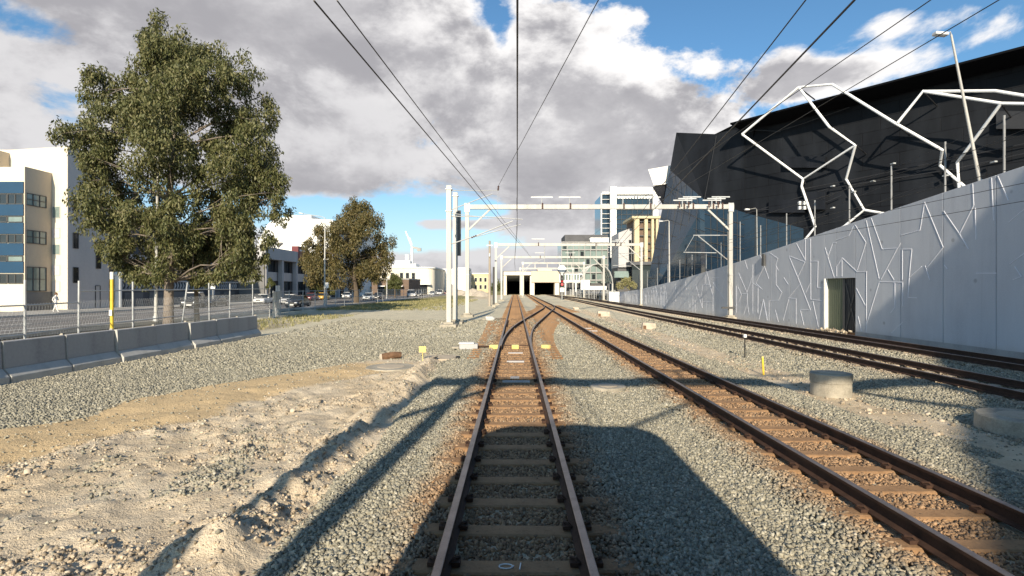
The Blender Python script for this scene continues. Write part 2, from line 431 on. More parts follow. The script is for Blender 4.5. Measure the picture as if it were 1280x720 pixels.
def leaf_mat(name, stops, trans=.12):
    m, g, b = base(name)
    rnd = g.n.new('ShaderNodeNewGeometry').outputs['Random Per Island']
    p = g.pos(); cl = g.noise(p, .55, 3, .55)
    c = g.ramp(g.m('ADD', g.m('MULTIPLY', rnd, .5), g.m('MULTIPLY', cl, .5)), stops)
    g.l.new(c, b.inputs['Base Color']); b.inputs['Roughness'].default_value = .55; b.inputs['Specular IOR Level'].default_value = .35
    tr = g.n.new('ShaderNodeBsdfTranslucent'); g.l.new(c, tr.inputs[0])
    mx = g.n.new('ShaderNodeMixShader'); mx.inputs[0].default_value = trans
    g.l.new(b.outputs[0], mx.inputs[1]); g.l.new(tr.outputs[0], mx.inputs[2])
    g.l.new(mx.outputs[0], g.n['Material Output'].inputs['Surface'])
    return m
M['leaf'] = leaf_mat('gum_leaf', [(.25, (.058, .068, .022)), (.5, (.112, .118, .042)), (.74, (.185, .17, .075))], .16)
M['leaf2'] = leaf_mat('gum_leaf_brownish', [(.25, (.062, .060, .020)), (.5, (.115, .098, .034)), (.72, (.175, .135, .055))])
M['leaf3'] = leaf_mat('shrub_leaf', [(.25, (.05, .06, .018)), (.5, (.09, .10, .03)), (.75, (.13, .135, .045))])
M['grassblade'] = leaf_mat('grass_blade', [(.25, (.15, .15, .055)), (.5, (.26, .24, .10)), (.75, (.40, .35, .19))])
# ================================================================== SETTING: ground sheet
def axis(a, b, step, lo, hi, grow):
    c = list(np.arange(a, b + 1e-6, step)); s = step; x = c[-1]
    while x < hi: s = min(s * grow, 400); x += s; c.append(x)
    s = step; x = c[0]; pre = []
    while x > lo: s = min(s * grow, 400); x -= s; pre.append(x)
    return np.array(pre[::-1] + c)
def make_ground():
    xs = axis(-10, 9.4, .065, -2500, 2500, 1.09); ys = axis(3.2, 15, .06, -900, 3500, 1.045)
    X, Y = np.meshgrid(xs, ys); Z = height(X, Y)
    nx, ny = len(xs), len(ys)
    co = np.stack([X, Y, Z], -1).reshape(-1, 3)
    i = np.arange(nx * ny).reshape(ny, nx)
    q = np.stack([i[:-1, :-1], i[:-1, 1:], i[1:, 1:], i[1:, :-1]], -1).reshape(-1, 4)
    me = bpy.data.meshes.new('ground'); me.vertices.add(len(co)); me.vertices.foreach_set('co', co.ravel())
    me.loops.add(q.size); me.loops.foreach_set('vertex_index', q.ravel())
    me.polygons.add(len(q)); me.polygons.foreach_set('loop_start', np.arange(0, q.size, 4)); me.polygons.foreach_set('loop_total', np.full(len(q), 4))
    me.polygons.foreach_set('use_smooth', np.ones(len(q), bool))
    me.update()
    s, _ = sand_mask(X, Y)
    far = sm(95, 125, Y) * sm(-2.5, -4.5, X)                                  # piles of sand by the far yard
    s = np.maximum(s, far * .6)
    g = sm(-5.2, -7.5, X + 1.5 * (vnoise(Y * .2, X * .2, 4) - .5)) * sm(50, 66, Y - .5 * (X + 12)) * (.40 + .35 * sm(-9, -13, X))
    g = np.maximum(g, sm(-12, -14.5, X) * sm(31, 40, Y) * .42)
    g = np.maximum(g, (Y > 190) * .8) * (1 - sm(-20.6, -21.4, X) * (Y < 190)); g = np.maximum(g, .55 * sm(-150, -260, X)); g = np.maximum(g, .55 * sm(60, 100, X))
    v = sm(-13.2, -14.5, X) * (1 - sm(-24, -26, X)) * (1 - .9 * sm(28, 40, Y))
    for nme, arr in (('sand', s), ('grass', g), ('verge', v), ('gold', gold_mask(X, Y))):
        a = me.attributes.new(nme, 'FLOAT', 'POINT'); a.data.foreach_set('value', arr.ravel().astype(np.float32))
    me.materials.append(M['ground'])
    o = bpy.data.objects.new('ground', me); COL.objects.link(o); kind(o, 'structure')
make_ground()

# ------------------------------------------------------------------ loose stones
_ph = (1 + 5 ** .5) / 2
ICO_V = np.array([(-1, _ph, 0), (1, _ph, 0), (-1, -_ph, 0), (1, -_ph, 0), (0, -1, _ph), (0, 1, _ph), (0, -1, -_ph), (0, 1, -_ph), (_ph, 0, -1), (_ph, 0, 1), (-_ph, 0, -1), (-_ph, 0, 1)]) / math.hypot(1, _ph)
CUBE_V = np.array([(x, y, z) for z in (-1, 1) for y in (-1, 1) for x in (-1, 1)]) * .66
CUBE_F = np.array([(0, 2, 3, 1), (4, 5, 7, 6), (0, 1, 5, 4), (2, 6, 7, 3), (0, 4, 6, 2), (1, 3, 7, 5)])
ICO_F = np.array([(0, 11, 5), (0, 5, 1), (0, 1, 7), (0, 7, 10), (0, 10, 11), (1, 5, 9), (5, 11, 4), (11, 10, 2), (10, 7, 6), (7, 1, 8), (3, 9, 4), (3, 4, 2), (3, 2, 6), (3, 6, 8), (3, 8, 9), (4, 9, 5), (2, 4, 11), (6, 2, 10), (8, 6, 7), (9, 8, 1)])
def rand_rot(n):
    q = rng.normal(size=(n, 4)); q /= np.linalg.norm(q, axis=1)[:, None]
    w, x, y, z = q.T
    return np.stack([1 - 2 * (y * y + z * z), 2 * (x * y - z * w), 2 * (x * z + y * w), 2 * (x * y + z * w), 1 - 2 * (x * x + z * z), 2 * (y * z - x * w), 2 * (x * z - y * w), 2 * (y * z + x * w), 1 - 2 * (x * x + y * y)], 1).reshape(n, 3, 3)
def stones(name, P, R, mat, flat=.72):
    n = len(P)
    V = (CUBE_V[None] + .62 * (rng.random((n, 8, 3)) - .5)) * (1 + .5 * (rng.random((n, 8, 1)) - .5)) * np.array([1.25, .95, flat])[None, None] * R[:, None, None]
    V = np.einsum('nij,nkj->nki', rand_rot(n), V); V = V + P[:, None, :]
    Fc = np.concatenate([CUBE_F[:, [0, 1, 2]], CUBE_F[:, [0, 2, 3]]])[None] + (np.arange(n) * 8)[:, None, None]
    me = bpy.data.meshes.new(name); me.vertices.add(n * 8); me.vertices.foreach_set('co', V.astype(np.float32).ravel())
    me.loops.add(n * 36); me.loops.foreach_set('vertex_index', Fc.astype(np.int32).ravel())
    me.polygons.add(n * 12); me.polygons.foreach_set('loop_start', np.arange(0, n * 36, 3, dtype=np.int32)); me.polygons.foreach_set('loop_total', np.full(n * 12, 3, np.int32))
    me.update(); me.materials.append(mat)
    o = bpy.data.objects.new(name, me); COL.objects.link(o); return kind(o, 'stuff')
def scatter():
    P = []; R = []
    for y0, y1, dens, r0, r1 in ((3.4, 9, 1400, .0115, .026), (9, 15.5, 760, .014, .030), (15.5, 26, 190, .020, .042), (26, 40, 20, .035, .065)):
        xm = 1.08 * y1 + 1.2; n = int(dens * 2 * xm * (y1 - y0))
        x = rng.uniform(-xm, xm, n); y = rng.uniform(y0, y1, n)
        s, m = sand_mask(x, y)
        ok = (np.abs(x) < 1.02 * y + 1.2) & (x > -12.2) & (x < 17.6) & (rng.random(n) > np.clip(s * 1.15 + .42 * m * vnoise(x * 1.3, y * 1.1, 19), 0, .985))
        ok &= (np.abs(np.abs(x) - .569) > .075) & (np.abs(np.abs(x - 4.1) - .569) > .075) & (np.abs(np.abs(x - 10.6) - .569) > .075) & (np.abs(np.abs(x - 14.1) - .569) > .075)
        x, y = x[ok], y[ok]; r = rng.uniform(r0, r1, len(x))
        z = height(x, y) + r * .25 + rng.uniform(-.012, .010, len(x))
        for c in (0., 4.1, 10.6, 14.1): z += .042 * sm(.68, .85, np.abs(x - c)) * (1 - sm(1.05, 1.3, np.abs(x - c)))
        P.append(np.stack([x, y, z], 1)); R.append(r)
    stones('track_ballast', np.concatenate(P), np.concatenate(R), M['stone'])
    # clods and lumps lying in the spoil
    x = rng.uniform(-9, -1.7, 60000); y = 3.6 + 17 * rng.random(60000) ** 1.5
    s, m = sand_mask(x, y)
    cl = fbm(x * .9, y * .9, 3, 77); ok = (rng.random(len(x)) < np.clip((cl - .40) * 3.2 + .5 * np.exp(-((x + 2.7) / .4) ** 2), .04, 1)) & (m > .3) & (rng.random(len(x)) > .9 * gold_mask(x, y))
    x, y = x[ok], y[ok]; r = .006 + .020 * rng.random(len(x)) ** 3; big = rng.random(len(x)) < .006; r[big] *= 2.6
    stones('sandy_rubble', np.stack([x, y, height(x, y) + r * .2], 1), r, M['rock'], .8)
    # pale rubble strewn between the lines on the right
    x = rng.normal(7.2, .55, 1500); y = rng.uniform(8, 60, 1500); r = .014 + .04 * rng.random(1500) ** 3
    stones('pale_rubble', np.stack([x, y, height(x, y) + r * .2], 1), r, M['rock'], .8)
    # rubble left on the door sill of the wall
    x = rng.uniform(17.75, 18.2, 160); y = rng.uniform(29.6, 33.5, 160); r = .03 + .07 * rng.random(160) ** 2
    stones('sill_rubble', np.stack([x, y, np.full(160, -.5) + .2 * rng.random(160) * (y < 32)], 1), r, M['rock'], .8)
scatter()

# dry grass tufts on the verge: ground cover
def tufts(name, n, xf, yf, hmin, hmax, mat):
    x = xf(n); y = yf(n); z = height(x, y)
    V = []; Fc = []
    for i in range(n):
        for k in range(5):
            a = random.uniform(0, 6.28); h = random.uniform(hmin, hmax); w = .02 + .012 * y[i] / 30; l = random.uniform(.1, .5) * h
            bx, by = x[i] + random.gauss(0, .12), y[i] + random.gauss(0, .12)
            c = len(V); V += [(bx - w * math.sin(a), by + w * math.cos(a), z[i] - .02), (bx + w * math.sin(a), by - w * math.cos(a), z[i] - .02), (bx + l * math.cos(a), by + l * math.sin(a), z[i] + h)]
            Fc.append((c, c + 1, c + 2))
    mb = MB(); mb.v = V; mb.f = Fc
    return kind(mb.build(name, mat, recalc=False), 'stuff')
tufts('verge_grass', 2600, lambda n: -20.5 + 13 * rng.random(n) ** 1.8, lambda n: rng.uniform(56, 112, n), .08, .22, M['grassblade'])
tufts('barrier_end_grass', 330, lambda n: rng.uniform(-18, -13.5, n), lambda n: rng.uniform(30, 46, n), .06, .22, M['grassblade'])

# ------------------------------------------------------------------ road on the left
def flat(name, x0, x1, y0, y1, z, mat, parent=None, d=.05):
    o = MB().box(x0, x1, y0, y1, z - d, z).build(name, mat, parent)
    if parent is None: kind(o, 'structure')
    return o
road = flat('road', -40.0, -24.75, -60, 420, -.305, M['asphalt'])
mk = MB()
for y in range(6, 260, 9): mk.box(-32.45, -32.3, y, y + 3.2, -.304, -.301)
mk.build('lane_marking', M['line'], road)
MB().box(-36.3, -36.15, 0, 300, -.304, -.301).box(-28.2, -28.05, 0, 300, -.304, -.301).build('edge_marking', M['line'], road)
flat('kerb', -24.75, -24.5, -60, 420, -.16, M['kerb'], d=.25)
flat('kerb', -40.25, -40.0, -60, 420, -.16, M['kerb'], d=.25)
flat('footpath', -47.2, -40.25, -60, 420, -.165, M['footpath'], d=.2)
flat('footpath', -24.5, -22.6, 60, 420, -.165, M['footpath'], d=.2)

# ================================================================== RAILWAY TRACKS
RAIL = [(-.065, -.162), (.065, -.162), (.065, -.150), (.012, -.132), (.012, -.045), (.035, -.034), (.035, -.006), (-.035, -.006), (-.035, -.034), (-.012, -.045), (-.012, -.132), (-.065, -.150)]
HEAD = [(-.0335, -.016), (.0335, -.016), (.0335, -.003), (.027, 0), (-.027, 0), (-.0335, -.003)]
GA = .5685
def sleeper_mesh(L, w=.22, mat=None):
    mb = MB(); h = L / 2
    prof = [(-w / 2 - .02, -.30), (w / 2 + .02, -.30), (w / 2, -.172), (w / 2 - .02, -.160), (-w / 2 + .02, -.160), (-w / 2, -.172)]
    xs = [-h, -h + .03, -.75, -.38, .38, .75, h - .03, h]; dz = [-.02, 0, 0, -.018, -.018, 0, 0, -.02]
    for x, d in zip(xs, dz): mb.v += [(x, u, v + d - .004) for u, v in prof]
    n = 6
    for i in range(len(xs) - 1):
        for k in range(n): mb.f.append((i * n + k, (i + 1) * n + k, (i + 1) * n + (k + 1) % n, i * n + (k + 1) % n))
    mb.f += [tuple(range(n)), tuple(range(len(mb.v) - 1, len(mb.v) - 1 - n, -1))]
    return mb
def clips(mb, x, y):
    for r in (-GA, GA):
        for s in (-1, 1):
            mb.box(x + r + s * .095 - .035, x + r + s * .095 + .035, y - .05, y + .05, -.165, -.125)
            mb.tube([(x + r + s * .05, y - .04, -.135), (x + r + s * .08, y - .02, -.105), (x + r + s * .12, y + .03, -.115)], .012, 5)
def clip_mesh(s):
    m = MB(); m.box(s * .095 - .035, s * .095 + .035, -.05, .05, -.165, -.130); m.tube([(s * .05, -.04, -.14), (s * .08, -.02, -.108), (s * .12, .03, -.12)], .012, 5)
    me = bpy.data.meshes.new('rail_clip'); me.from_pydata(m.v, [], m.f); me.update(); me.materials.append(M['rail']); return me
CLIP = {s: clip_mesh(s) for s in (-1, 1)}
def track(label, path_of, ys, rows, smat, rmat, parent_name='railway_track', clip_to=0, skip=lambda y: False, x_of=None, L=2.0, zoff=0.):
    t = thing(parent_name, label, 'railway track', (path_of(ys[0]), ys[0], 0), None)
    for s in (-1, 1):
        pts = []
        for y in ys: pts.append((path_of(y) + s * GA, y, zoff))
        r = MB().sweep(RAIL, pts).build('rail', rmat, t)
        MB().sweep(HEAD, pts).build('rail_head', M['railtop'], r)
    proto = None; n = 0; rest = MB()
    for y in rows:
        if skip(y): continue
        x = path_of(y) if x_of is None else x_of(y)
        if n < 100:
            if proto is None:
                proto = sleeper_mesh(L).build('sleeper', smat); o = proto
            else:
                o = proto.copy(); COL.objects.link(o)
            o.parent = t; o.matrix_parent_inverse = Matrix.Translation(-t.location)
            o.location = (x + random.uniform(-.025, .025), y, zoff); o.rotation_euler = (0, 0, random.uniform(-.012, .012))
            if y < clip_to:
                for r in (-GA, GA):
                    for s in (-1, 1):
                        c = bpy.data.objects.new('rail_clip', CLIP[s]); COL.objects.link(c); c.parent = t; c.matrix_parent_inverse = Matrix.Translation(-t.location)
                        c.location = (x + r, y, 0); c.data.materials.clear() if False else None
        else:
            rest.box(x - L / 2, x + L / 2, y - .11, y + .11, -.3 + zoff, -.166 + zoff)
        n += 1
    if rest.v: kind(rest.build('sleeper_row', smat, t), 'stuff')
    return t
rows1 = [4.363 + .658 * k for k in range(-3, 262)]
main = track('rust brown railway track running straight ahead from the train shadow', lambda y: 0., [-45, 0, 30, 90, 182], rows1, M['sleeper'], M['rail'], clip_to=18, skip=lambda y: 17.2 < y < 37.)
rows2 = [4.1 + .66 * k for k in range(0, 262)]
track('rust brown railway track just right of the middle track, diagonal at lower right', lambda y: 4.1, [-45, 0, 30, 90, 182], rows2, M['sleeper'], M['rail'], clip_to=18, skip=lambda y: 50 < y < 70)
rows3 = [9.3 + .66 * k for k in range(0, 255)]
track('darker railway track past the concrete manhole, second from the pale wall', lambda y: 10.6, [-45, 0, 40, 90, 182], rows3, M['sleeper_grey'], M['rail_far'], x_of=lambda y: 10.6)
p4 = lambda y: 14.1 - 3.0 * float(sm(95, 168, np.array(y)))
track('dark railway track nearest to the patterned pale wall', p4, [-45, 0, 40, 80] + list(range(90, 180, 6)), rows3, M['sleeper_grey'], M['rail_far'])
# marks chalked on one sleeper near the camera
mk = MB(); yy = rows1[3] - .01
mk.tube([(-.075 + .055 * math.cos(a), yy + .035 * math.sin(a), -.177) for a in np.linspace(.3, 6.4, 16)], .006, 5)
mk.tube([(-.03, yy - .02, -.177), (-.012, yy + .01, -.177)], .006, 5).tube([(.035, yy - .05, -.177), (.045, yy + .05, -.177)], .006, 5)
mk.build('chalk_mark', M['white'], main)

# the crossover from the middle track to the next one
R_, Y0 = 135.6, 18.
def xo(y):
    Ya, Ye = 33.46, 69.3; k = (Ya - Y0) / R_
    if y <= Y0: return 0.
    if y <= Ya: return (y - Y0) ** 2 / (2 * R_)
    if y <= Ye - (Ya - Y0): return (Ya - Y0) ** 2 / (2 * R_) + k * (y - Ya)
    return 4.1 - (max(Ye - y, 0)) ** 2 / (2 * R_)
xro = thing('crossover_track', 'curved rusty crossover leaving the middle track to join the track on its right', 'railway track', (0, 18, 0))
ysx = list(np.arange(19.5, 68.2, .8))
for s in (-1, 1):
    pts = [(xo(y) + s * (GA - (.036 if y < 26 else 0) * (1 if s < 0 else -1) * 0) + (.045 if s < 0 and y < 24 else 0) * (24 - y) / 4.5, y, -.004) for y in ysx]
    r = MB().sweep(RAIL, pts).build('rail', M['rail'], xro); MB().sweep(HEAD, pts).build('rail_head', M['railtop'], r)
for x0, y0, y1 in ((-GA + .07, 31, 38), (4.1 + GA - .07, 50, 56)):
    MB().sweep(RAIL, [(x0, y, -.002) for y in np.arange(y0, y1, 1.)]).build('check_rail', M['rail'], xro)
proto = sleeper_mesh(1.0).build('sleeper', M['sleeper'])
first = True
for y in np.arange(17.4, 70, .6):
    c = xo(y)
    if y < 37: a, b = -1.02, c + 1.02
    elif y < 50: a, b = c - 1.0, c + 1.0
    else: a, b = c - 1.02, 4.1 + 1.02
    o = proto if first else proto.copy()
    if not first: COL.objects.link(o)
    first = False
    o.parent = xro; o.matrix_parent_inverse = Matrix.Translation(-xro.location)
    o.scale = (b - a, 1, 1); o.location = ((a + b) / 2, y, 0)
# painted and worn pale sleepers seen in the photo
def plate(name, x0, x1, y0, y1, z, mat, parent): return MB().box(x0, x1, y0, y1, z - .05, z).build(name, mat, parent)
for x0, x1, y in ((-.95, -.62, 20.05), (-.13, .14, 20.05), (.95, 1.3, 20.1)):
    MB().box(x0, x1, y - .16, y + .16, -.19, -.04).build('yellow_cover', M['pale_yellow'], xro, bevel=.02)
for x0, x1, y in ((-.24, .26, 18.6), (-.25, .27, 16.45), (-.3, .35, 12.9), (-.12, .1, 13.5), (3.7, 4.2, 30.), (3.75, 4.25, 28.2)):
    MB().box(x0, x1, y - .07, y + .07, -.19, -.154).build('pale_marker_plate', M['fascia'], main if x0 < 2 else xro)
# stretcher bars between the switch blades
MB().bar((-.5, 20.4, -.1), (.5, 20.4, -.1), .05, .03).build('stretcher_bar', M['rail'], xro)

# point machines beside the crossover
def point_machine(x, y, label, k=1.):
    z = hz(x, y); t = thing('point_machine', label, 'point machine', (x, y, z), 'point machines')
    MB().box(x - .34 * k, x + .34 * k, y - .2, y + .2, z, z + .20).build('casing', M['fascia'], t, bevel=.02)
    MB().box(x - .37 * k, x + .20 * k, y - .22, y + .22, z + .203, z + .25).build('cover', M['white'], t, bevel=.02)
    MB().box(x - .62 * k, x - .36 * k, y - .12, y + .1, z + .02, z + .10).build('motor_end', M['concrete'], t, bevel=.015)
    MB().tube([(x + .3, y, -.12), (-.5, y, -.12)], .025, 6).build('drive_rod', M['rail'], t)
point_machine(-1.72, 20.2, 'pale grey point machine box beside the yellow plates of the middle track')
point_machine(-1.75, 38.2, 'small white point machine box farther along the middle track', .9)

# ================================================================== SMALL OBJECTS BY THE TRACKS
def manhole(x, y, r, h, label, rings=1, zb=None):
    z = hz(x, y) - .05 if zb is None else zb
    t = thing('concrete_manhole', label, 'manhole', (x, y, z))
    if rings == 2:
        MB().lathe(x, y, [(r, z), (r * .99, z + h * .62)], 40).build('shaft', M['concrete'], t)
        MB().lathe(x, y, [(r * 1.02, z + h * .63), (r * 1.03, z + h * .97), (r * .99, z + h)], 40).build('lid', M['concrete'], t)
        MB().lathe(x, y, [(r * .72, z + h), (r * .72, z + h + .012), (r * .6, z + h + .014)], 32).build('cover', M['sandlid'], t)
    else:
        MB().lathe(x, y, [(r * 1.02, z), (r, z + h * .93), (r * .97, z + h)], 44).build('ring', M['concrete'], t)
        MB().lathe(x, y, [(r * .55, z + h), (r * .54, z + h + .01)], 32).build('cover', M['sandlid'], t)
    return t
manhole(7.2, 12.45, .42, .54, 'tall two tiered concrete manhole between the second and third tracks', 2, -.42)
manhole(8.6, 9.25, .64, .26, 'low wide round concrete manhole cover at the right picture edge', 1, -.37)
manhole(2.12, 12.45, .40, .07, 'flat sandy round cover flush in the ballast between two tracks', 1, -.25)
manhole(-3.75, 16.4, .74, .10, 'wide flat sand covered concrete lid left of the yellow marker', 1, hz(-3.75, 16.4) - .02)
t = thing('cable_pit', 'sand coloured rectangular pit lid with black flap beside the yellow marker', 'cable pit', (-2.4, 17.6, hz(-2.4, 17.6)))
z = hz(-2.4, 17.6)
MB().box(-2.95, -1.85, 17.2, 18.3, z - .1, z + .07).build('lid', M['sandlid'], t, bevel=.02)
MB().prism([(-2.82, 17.0, z + .01), (-2.55, 17.0, z + .12), (-2.45, 17.05, z + .14), (-2.62, 17.0, z - .02)], (.02, .18, .02)).build('flap', M['black'], t)
MB().box(-1.9, -1.78, 17.3, 17.6, z, z + .12).build('catch', M['black'], t)
t = thing('marker_post', 'small square yellow marker plate on a short stake in the sand', 'marker', (-2.88, 16.9, hz(-2.88, 16.9)))
z = hz(-2.88, 16.9)
MB().tube([(-2.88, 16.92, z - .1), (-2.88, 16.92, z + .36)], .014, 6).build('stake', M['pale_yellow'], t)
MB().box(-2.99, -2.77, 16.885, 16.905, z + .26, z + .45).build('plate', M['pale_yellow'], t)
z = hz(-4.35, 18.2)
t = thing('broken_log', 'short brown broken log lying in the rubble near the flat lid', 'log', (-4.2, 18.2, z))
MB().tube([(-4.42, 18.0, z + .12), (-4.3, 18.05, z + .13), (-4.05, 18.2, z + .17), (-3.85, 18.3, z + .16)], [.12, .13, .12, .10], 9).build('log', M['stump'], t)
MB().tube([(-4.43, 17.98, z + .12), (-4.42, 18.0, z + .12)], [.09, .12], 9).build('cut_end', M['rubble'], t)
t = thing('marker_stake', 'thin black stake with a white cap standing on the ballast bank', 'stake', (8.0, 19., hz(8, 19)))
z = hz(8, 19.)
MB().tube([(8, 19, z - .1), (8, 19, z + .72)], .022, 6).build('stake', M['black'], t)
MB().box(7.955, 8.045, 18.95, 19.05, z + .72, z + .83).build('cap', M['white'], t)
z = hz(6.95, 15.3)
t = thing('marker_peg', 'thin yellow survey peg standing near the tall manhole', 'peg', (6.95, 15.3, z))
MB().bar((6.97, 15.3, z - .05), (6.93, 15.28, z + .48), .05, .02).build('peg', M['yellow'], t)
MB().bar((6.93, 15.28, z + .481), (6.928, 15.279, z + .53), .052, .022).build('peg_tip', M['pale_yellow'], t)
def rubble_block(x, y, w, d, h, label, rz=0.):
    z = hz(x, y); t = thing('rubble_block', label, 'concrete block', (x, y, z))
    v = [(-w, -d, 0), (w, -d * .8, 0), (w * .9, d, 0), (-w, d, 0), (-w * .9, -d * .8, h), (w * .95, -d * .7, h * .85), (w * .8, d * .9, h * .95), (-w * .8, d * .8, h)]
    v = [(x + a, y + b, z - .03 + c) for a, b, c in v]
    MB().add(v, [(0, 3, 2, 1), (4, 5, 6, 7), (0, 1, 5, 4), (1, 2, 6, 5), (2, 3, 7, 6), (3, 0, 4, 7)]).build('block', M['rubble'], t, bevel=.04)
    MB().box(x - w * .9, x - w * .5, y - d * 1.05, y - d * .82, z, z + h * .5).build('broken_edge', M['stump'], t)
rubble_block(7.95, 32.5, .42, .3, .42, 'broken pale concrete block on the ballast in front of the wall')
rubble_block(7.6, 47., .55, .4, .5, 'heaped pale concrete rubble farther along the bank near the small boxes')
rubble_block(6.9, 62., .35, .3, .3, 'low pale concrete chunk near the red signal post')
# the equipment cabinet in front of the end of the wall
t = thing('equipment_cabinet', 'white equipment cabinet standing at the far end of the wall', 'cabinet', (15.9, 88, -.5))
MB().box(15.1, 16.75, 87.6, 88.4, -.42, 1.45).build('body', M['white'], t, bevel=.03)
MB().box(15.05, 16.8, 87.55, 88.45, -.55, -.42).build('plinth', M['concrete'], t)
MB().box(15.9, 15.93, 87.57, 87.6, -.3, 1.35).build('door_gap', M['frame'], t)

# ================================================================== OVERHEAD LINE MASTS AND GANTRIES
def hbeam(mb, x, y, z0, z1, w=.28, d=.28, t=.035):
    mb.box(x - w / 2, x + w / 2, y - d / 2, y - d / 2 + t, z0, z1)
    mb.box(x - w / 2, x + w / 2, y + d / 2 - t, y + d / 2, z0, z1)
    mb.box(x - t / 2, x + t / 2, y - d / 2 + t, y + d / 2 - t, z0, z1)
def footing(x, y, t, s=.55, h=.28):
    z = hz(x, y)
    MB().box(x - s, x + s, y - s, y + s, z - .2, z + h * .6).box(x - s * .6, x + s * .6, y - s * .6, y + s * .6, z + h * .6, z + h).build('footing', M['concrete'], t, bevel=.03)
    return z
def insulator(mb, p, q, r=.055, n=6):
    p, q = Vector(p), Vector(q)
    pts = []; rr = []
    for i in range(n * 2 + 1):
        pts.append(p.lerp(q, i / (n * 2))); rr.append(r if i % 2 else r * .45)
    mb.tube(pts, rr, 8)
def cantilever(t, x, y, zt, zb, reach, wire_z, cat_z, sgn=1):
    """hinged bracket that carries the wires"""
    xe = x + sgn * reach
    m = MB(); m.tube([(x + sgn * .75, y, zt), (xe, y, zt)], .035, 8); m.tube([(x + sgn * .8, y, zb + .12 * (zt - zb)), (xe - sgn * .35, y, zt - .05)], .04, 8)
    m.tube([(x + sgn * reach * .42, y, wire_z + .35), (xe + sgn * .3, y, wire_z + .22)], .028, 8)
    m.tube([(xe + sgn * .25, y, wire_z + .22), (xe - sgn * .6, y, wire_z + .03)], .02, 6)
    m.build_each('bracket_arm', M['galv'], t)
    i = MB(); insulator(i, (x + sgn * .15, y, zt), (x + sgn * .75, y, zt)); insulator(i, (x + sgn * .15, y, zb), (x + sgn * .8, y, zb + .12 * (zt - zb))); i.build_each('insulator', M['insul'], t)

# the two masts at the left
def mast(x, y, ztop, label, arms):
    z = hz(x, y); t = thing('overhead_mast', label, 'mast', (x, y, z))
    footing(x, y, t, .5, .3)
    m = MB(); hbeam(m, x, y, z, ztop); m.build('column', M['white_steel'], t)
    b = MB()
    for zz in (ztop - .25, ztop - 1.6): b.box(x - .2, x + .2, y - .18, y + .18, zz, zz + .05)
    b.build_each('clamp', M['galv'], t)
    for a in arms: cantilever(t, *a)
    return t
mA = mast(-4.06, 33.3, 8.32, 'nearer and taller of the two white steel masts left of the track', [])
m = MB(); m.tube([(-4.0, 33.3, 8.02), (-1.05, 33.3, 8.02)], .022, 6); m.tube([(-3.9, 33.3, 6.85), (-1.4, 33.3, 7.82)], .03, 8); m.tube([(-1.05, 33.3, 8.25), (-1.08, 33.3, 6.1)], .012, 5)
m.tube([(-3.9, 33.3, 6.45), (-1.6, 33.3, 6.4), (.45, 33.3, 6.25)], .028, 8); m.tube([(-3.9, 33.3, 6.62), (-2.2, 33.3, 6.42)], .02, 6)
m.tube([(-3.9, 33.3, 4.75), (-2.4, 33.3, 5.25), (-.15, 33.3, 6.15)], .035, 8); m.tube([(-2.4, 33.3, 5.2), (.35, 33.3, 5.95)], .025, 8); m.build_each('bracket_arm', M['galv'], mA)
i_ = MB(); insulator(i_, (-1.05, 33.3, 8.02), (-1.02, 33.3, 8.3), .07, 3); insulator(i_, (-2.7, 33.3, 5.13), (-2.35, 33.3, 5.27), .06, 3); i_.build_each('insulator', M['insul'], mA)
mB_ = mast(-3.98, 36.2, 8.4, 'farther mast of the white pair, half hidden behind the nearer one', [])
MB().box(-3.84, -3.62, 36.0, 36.35, 4.2, 7.2).build('balance_weight', M['frame'], mB_)

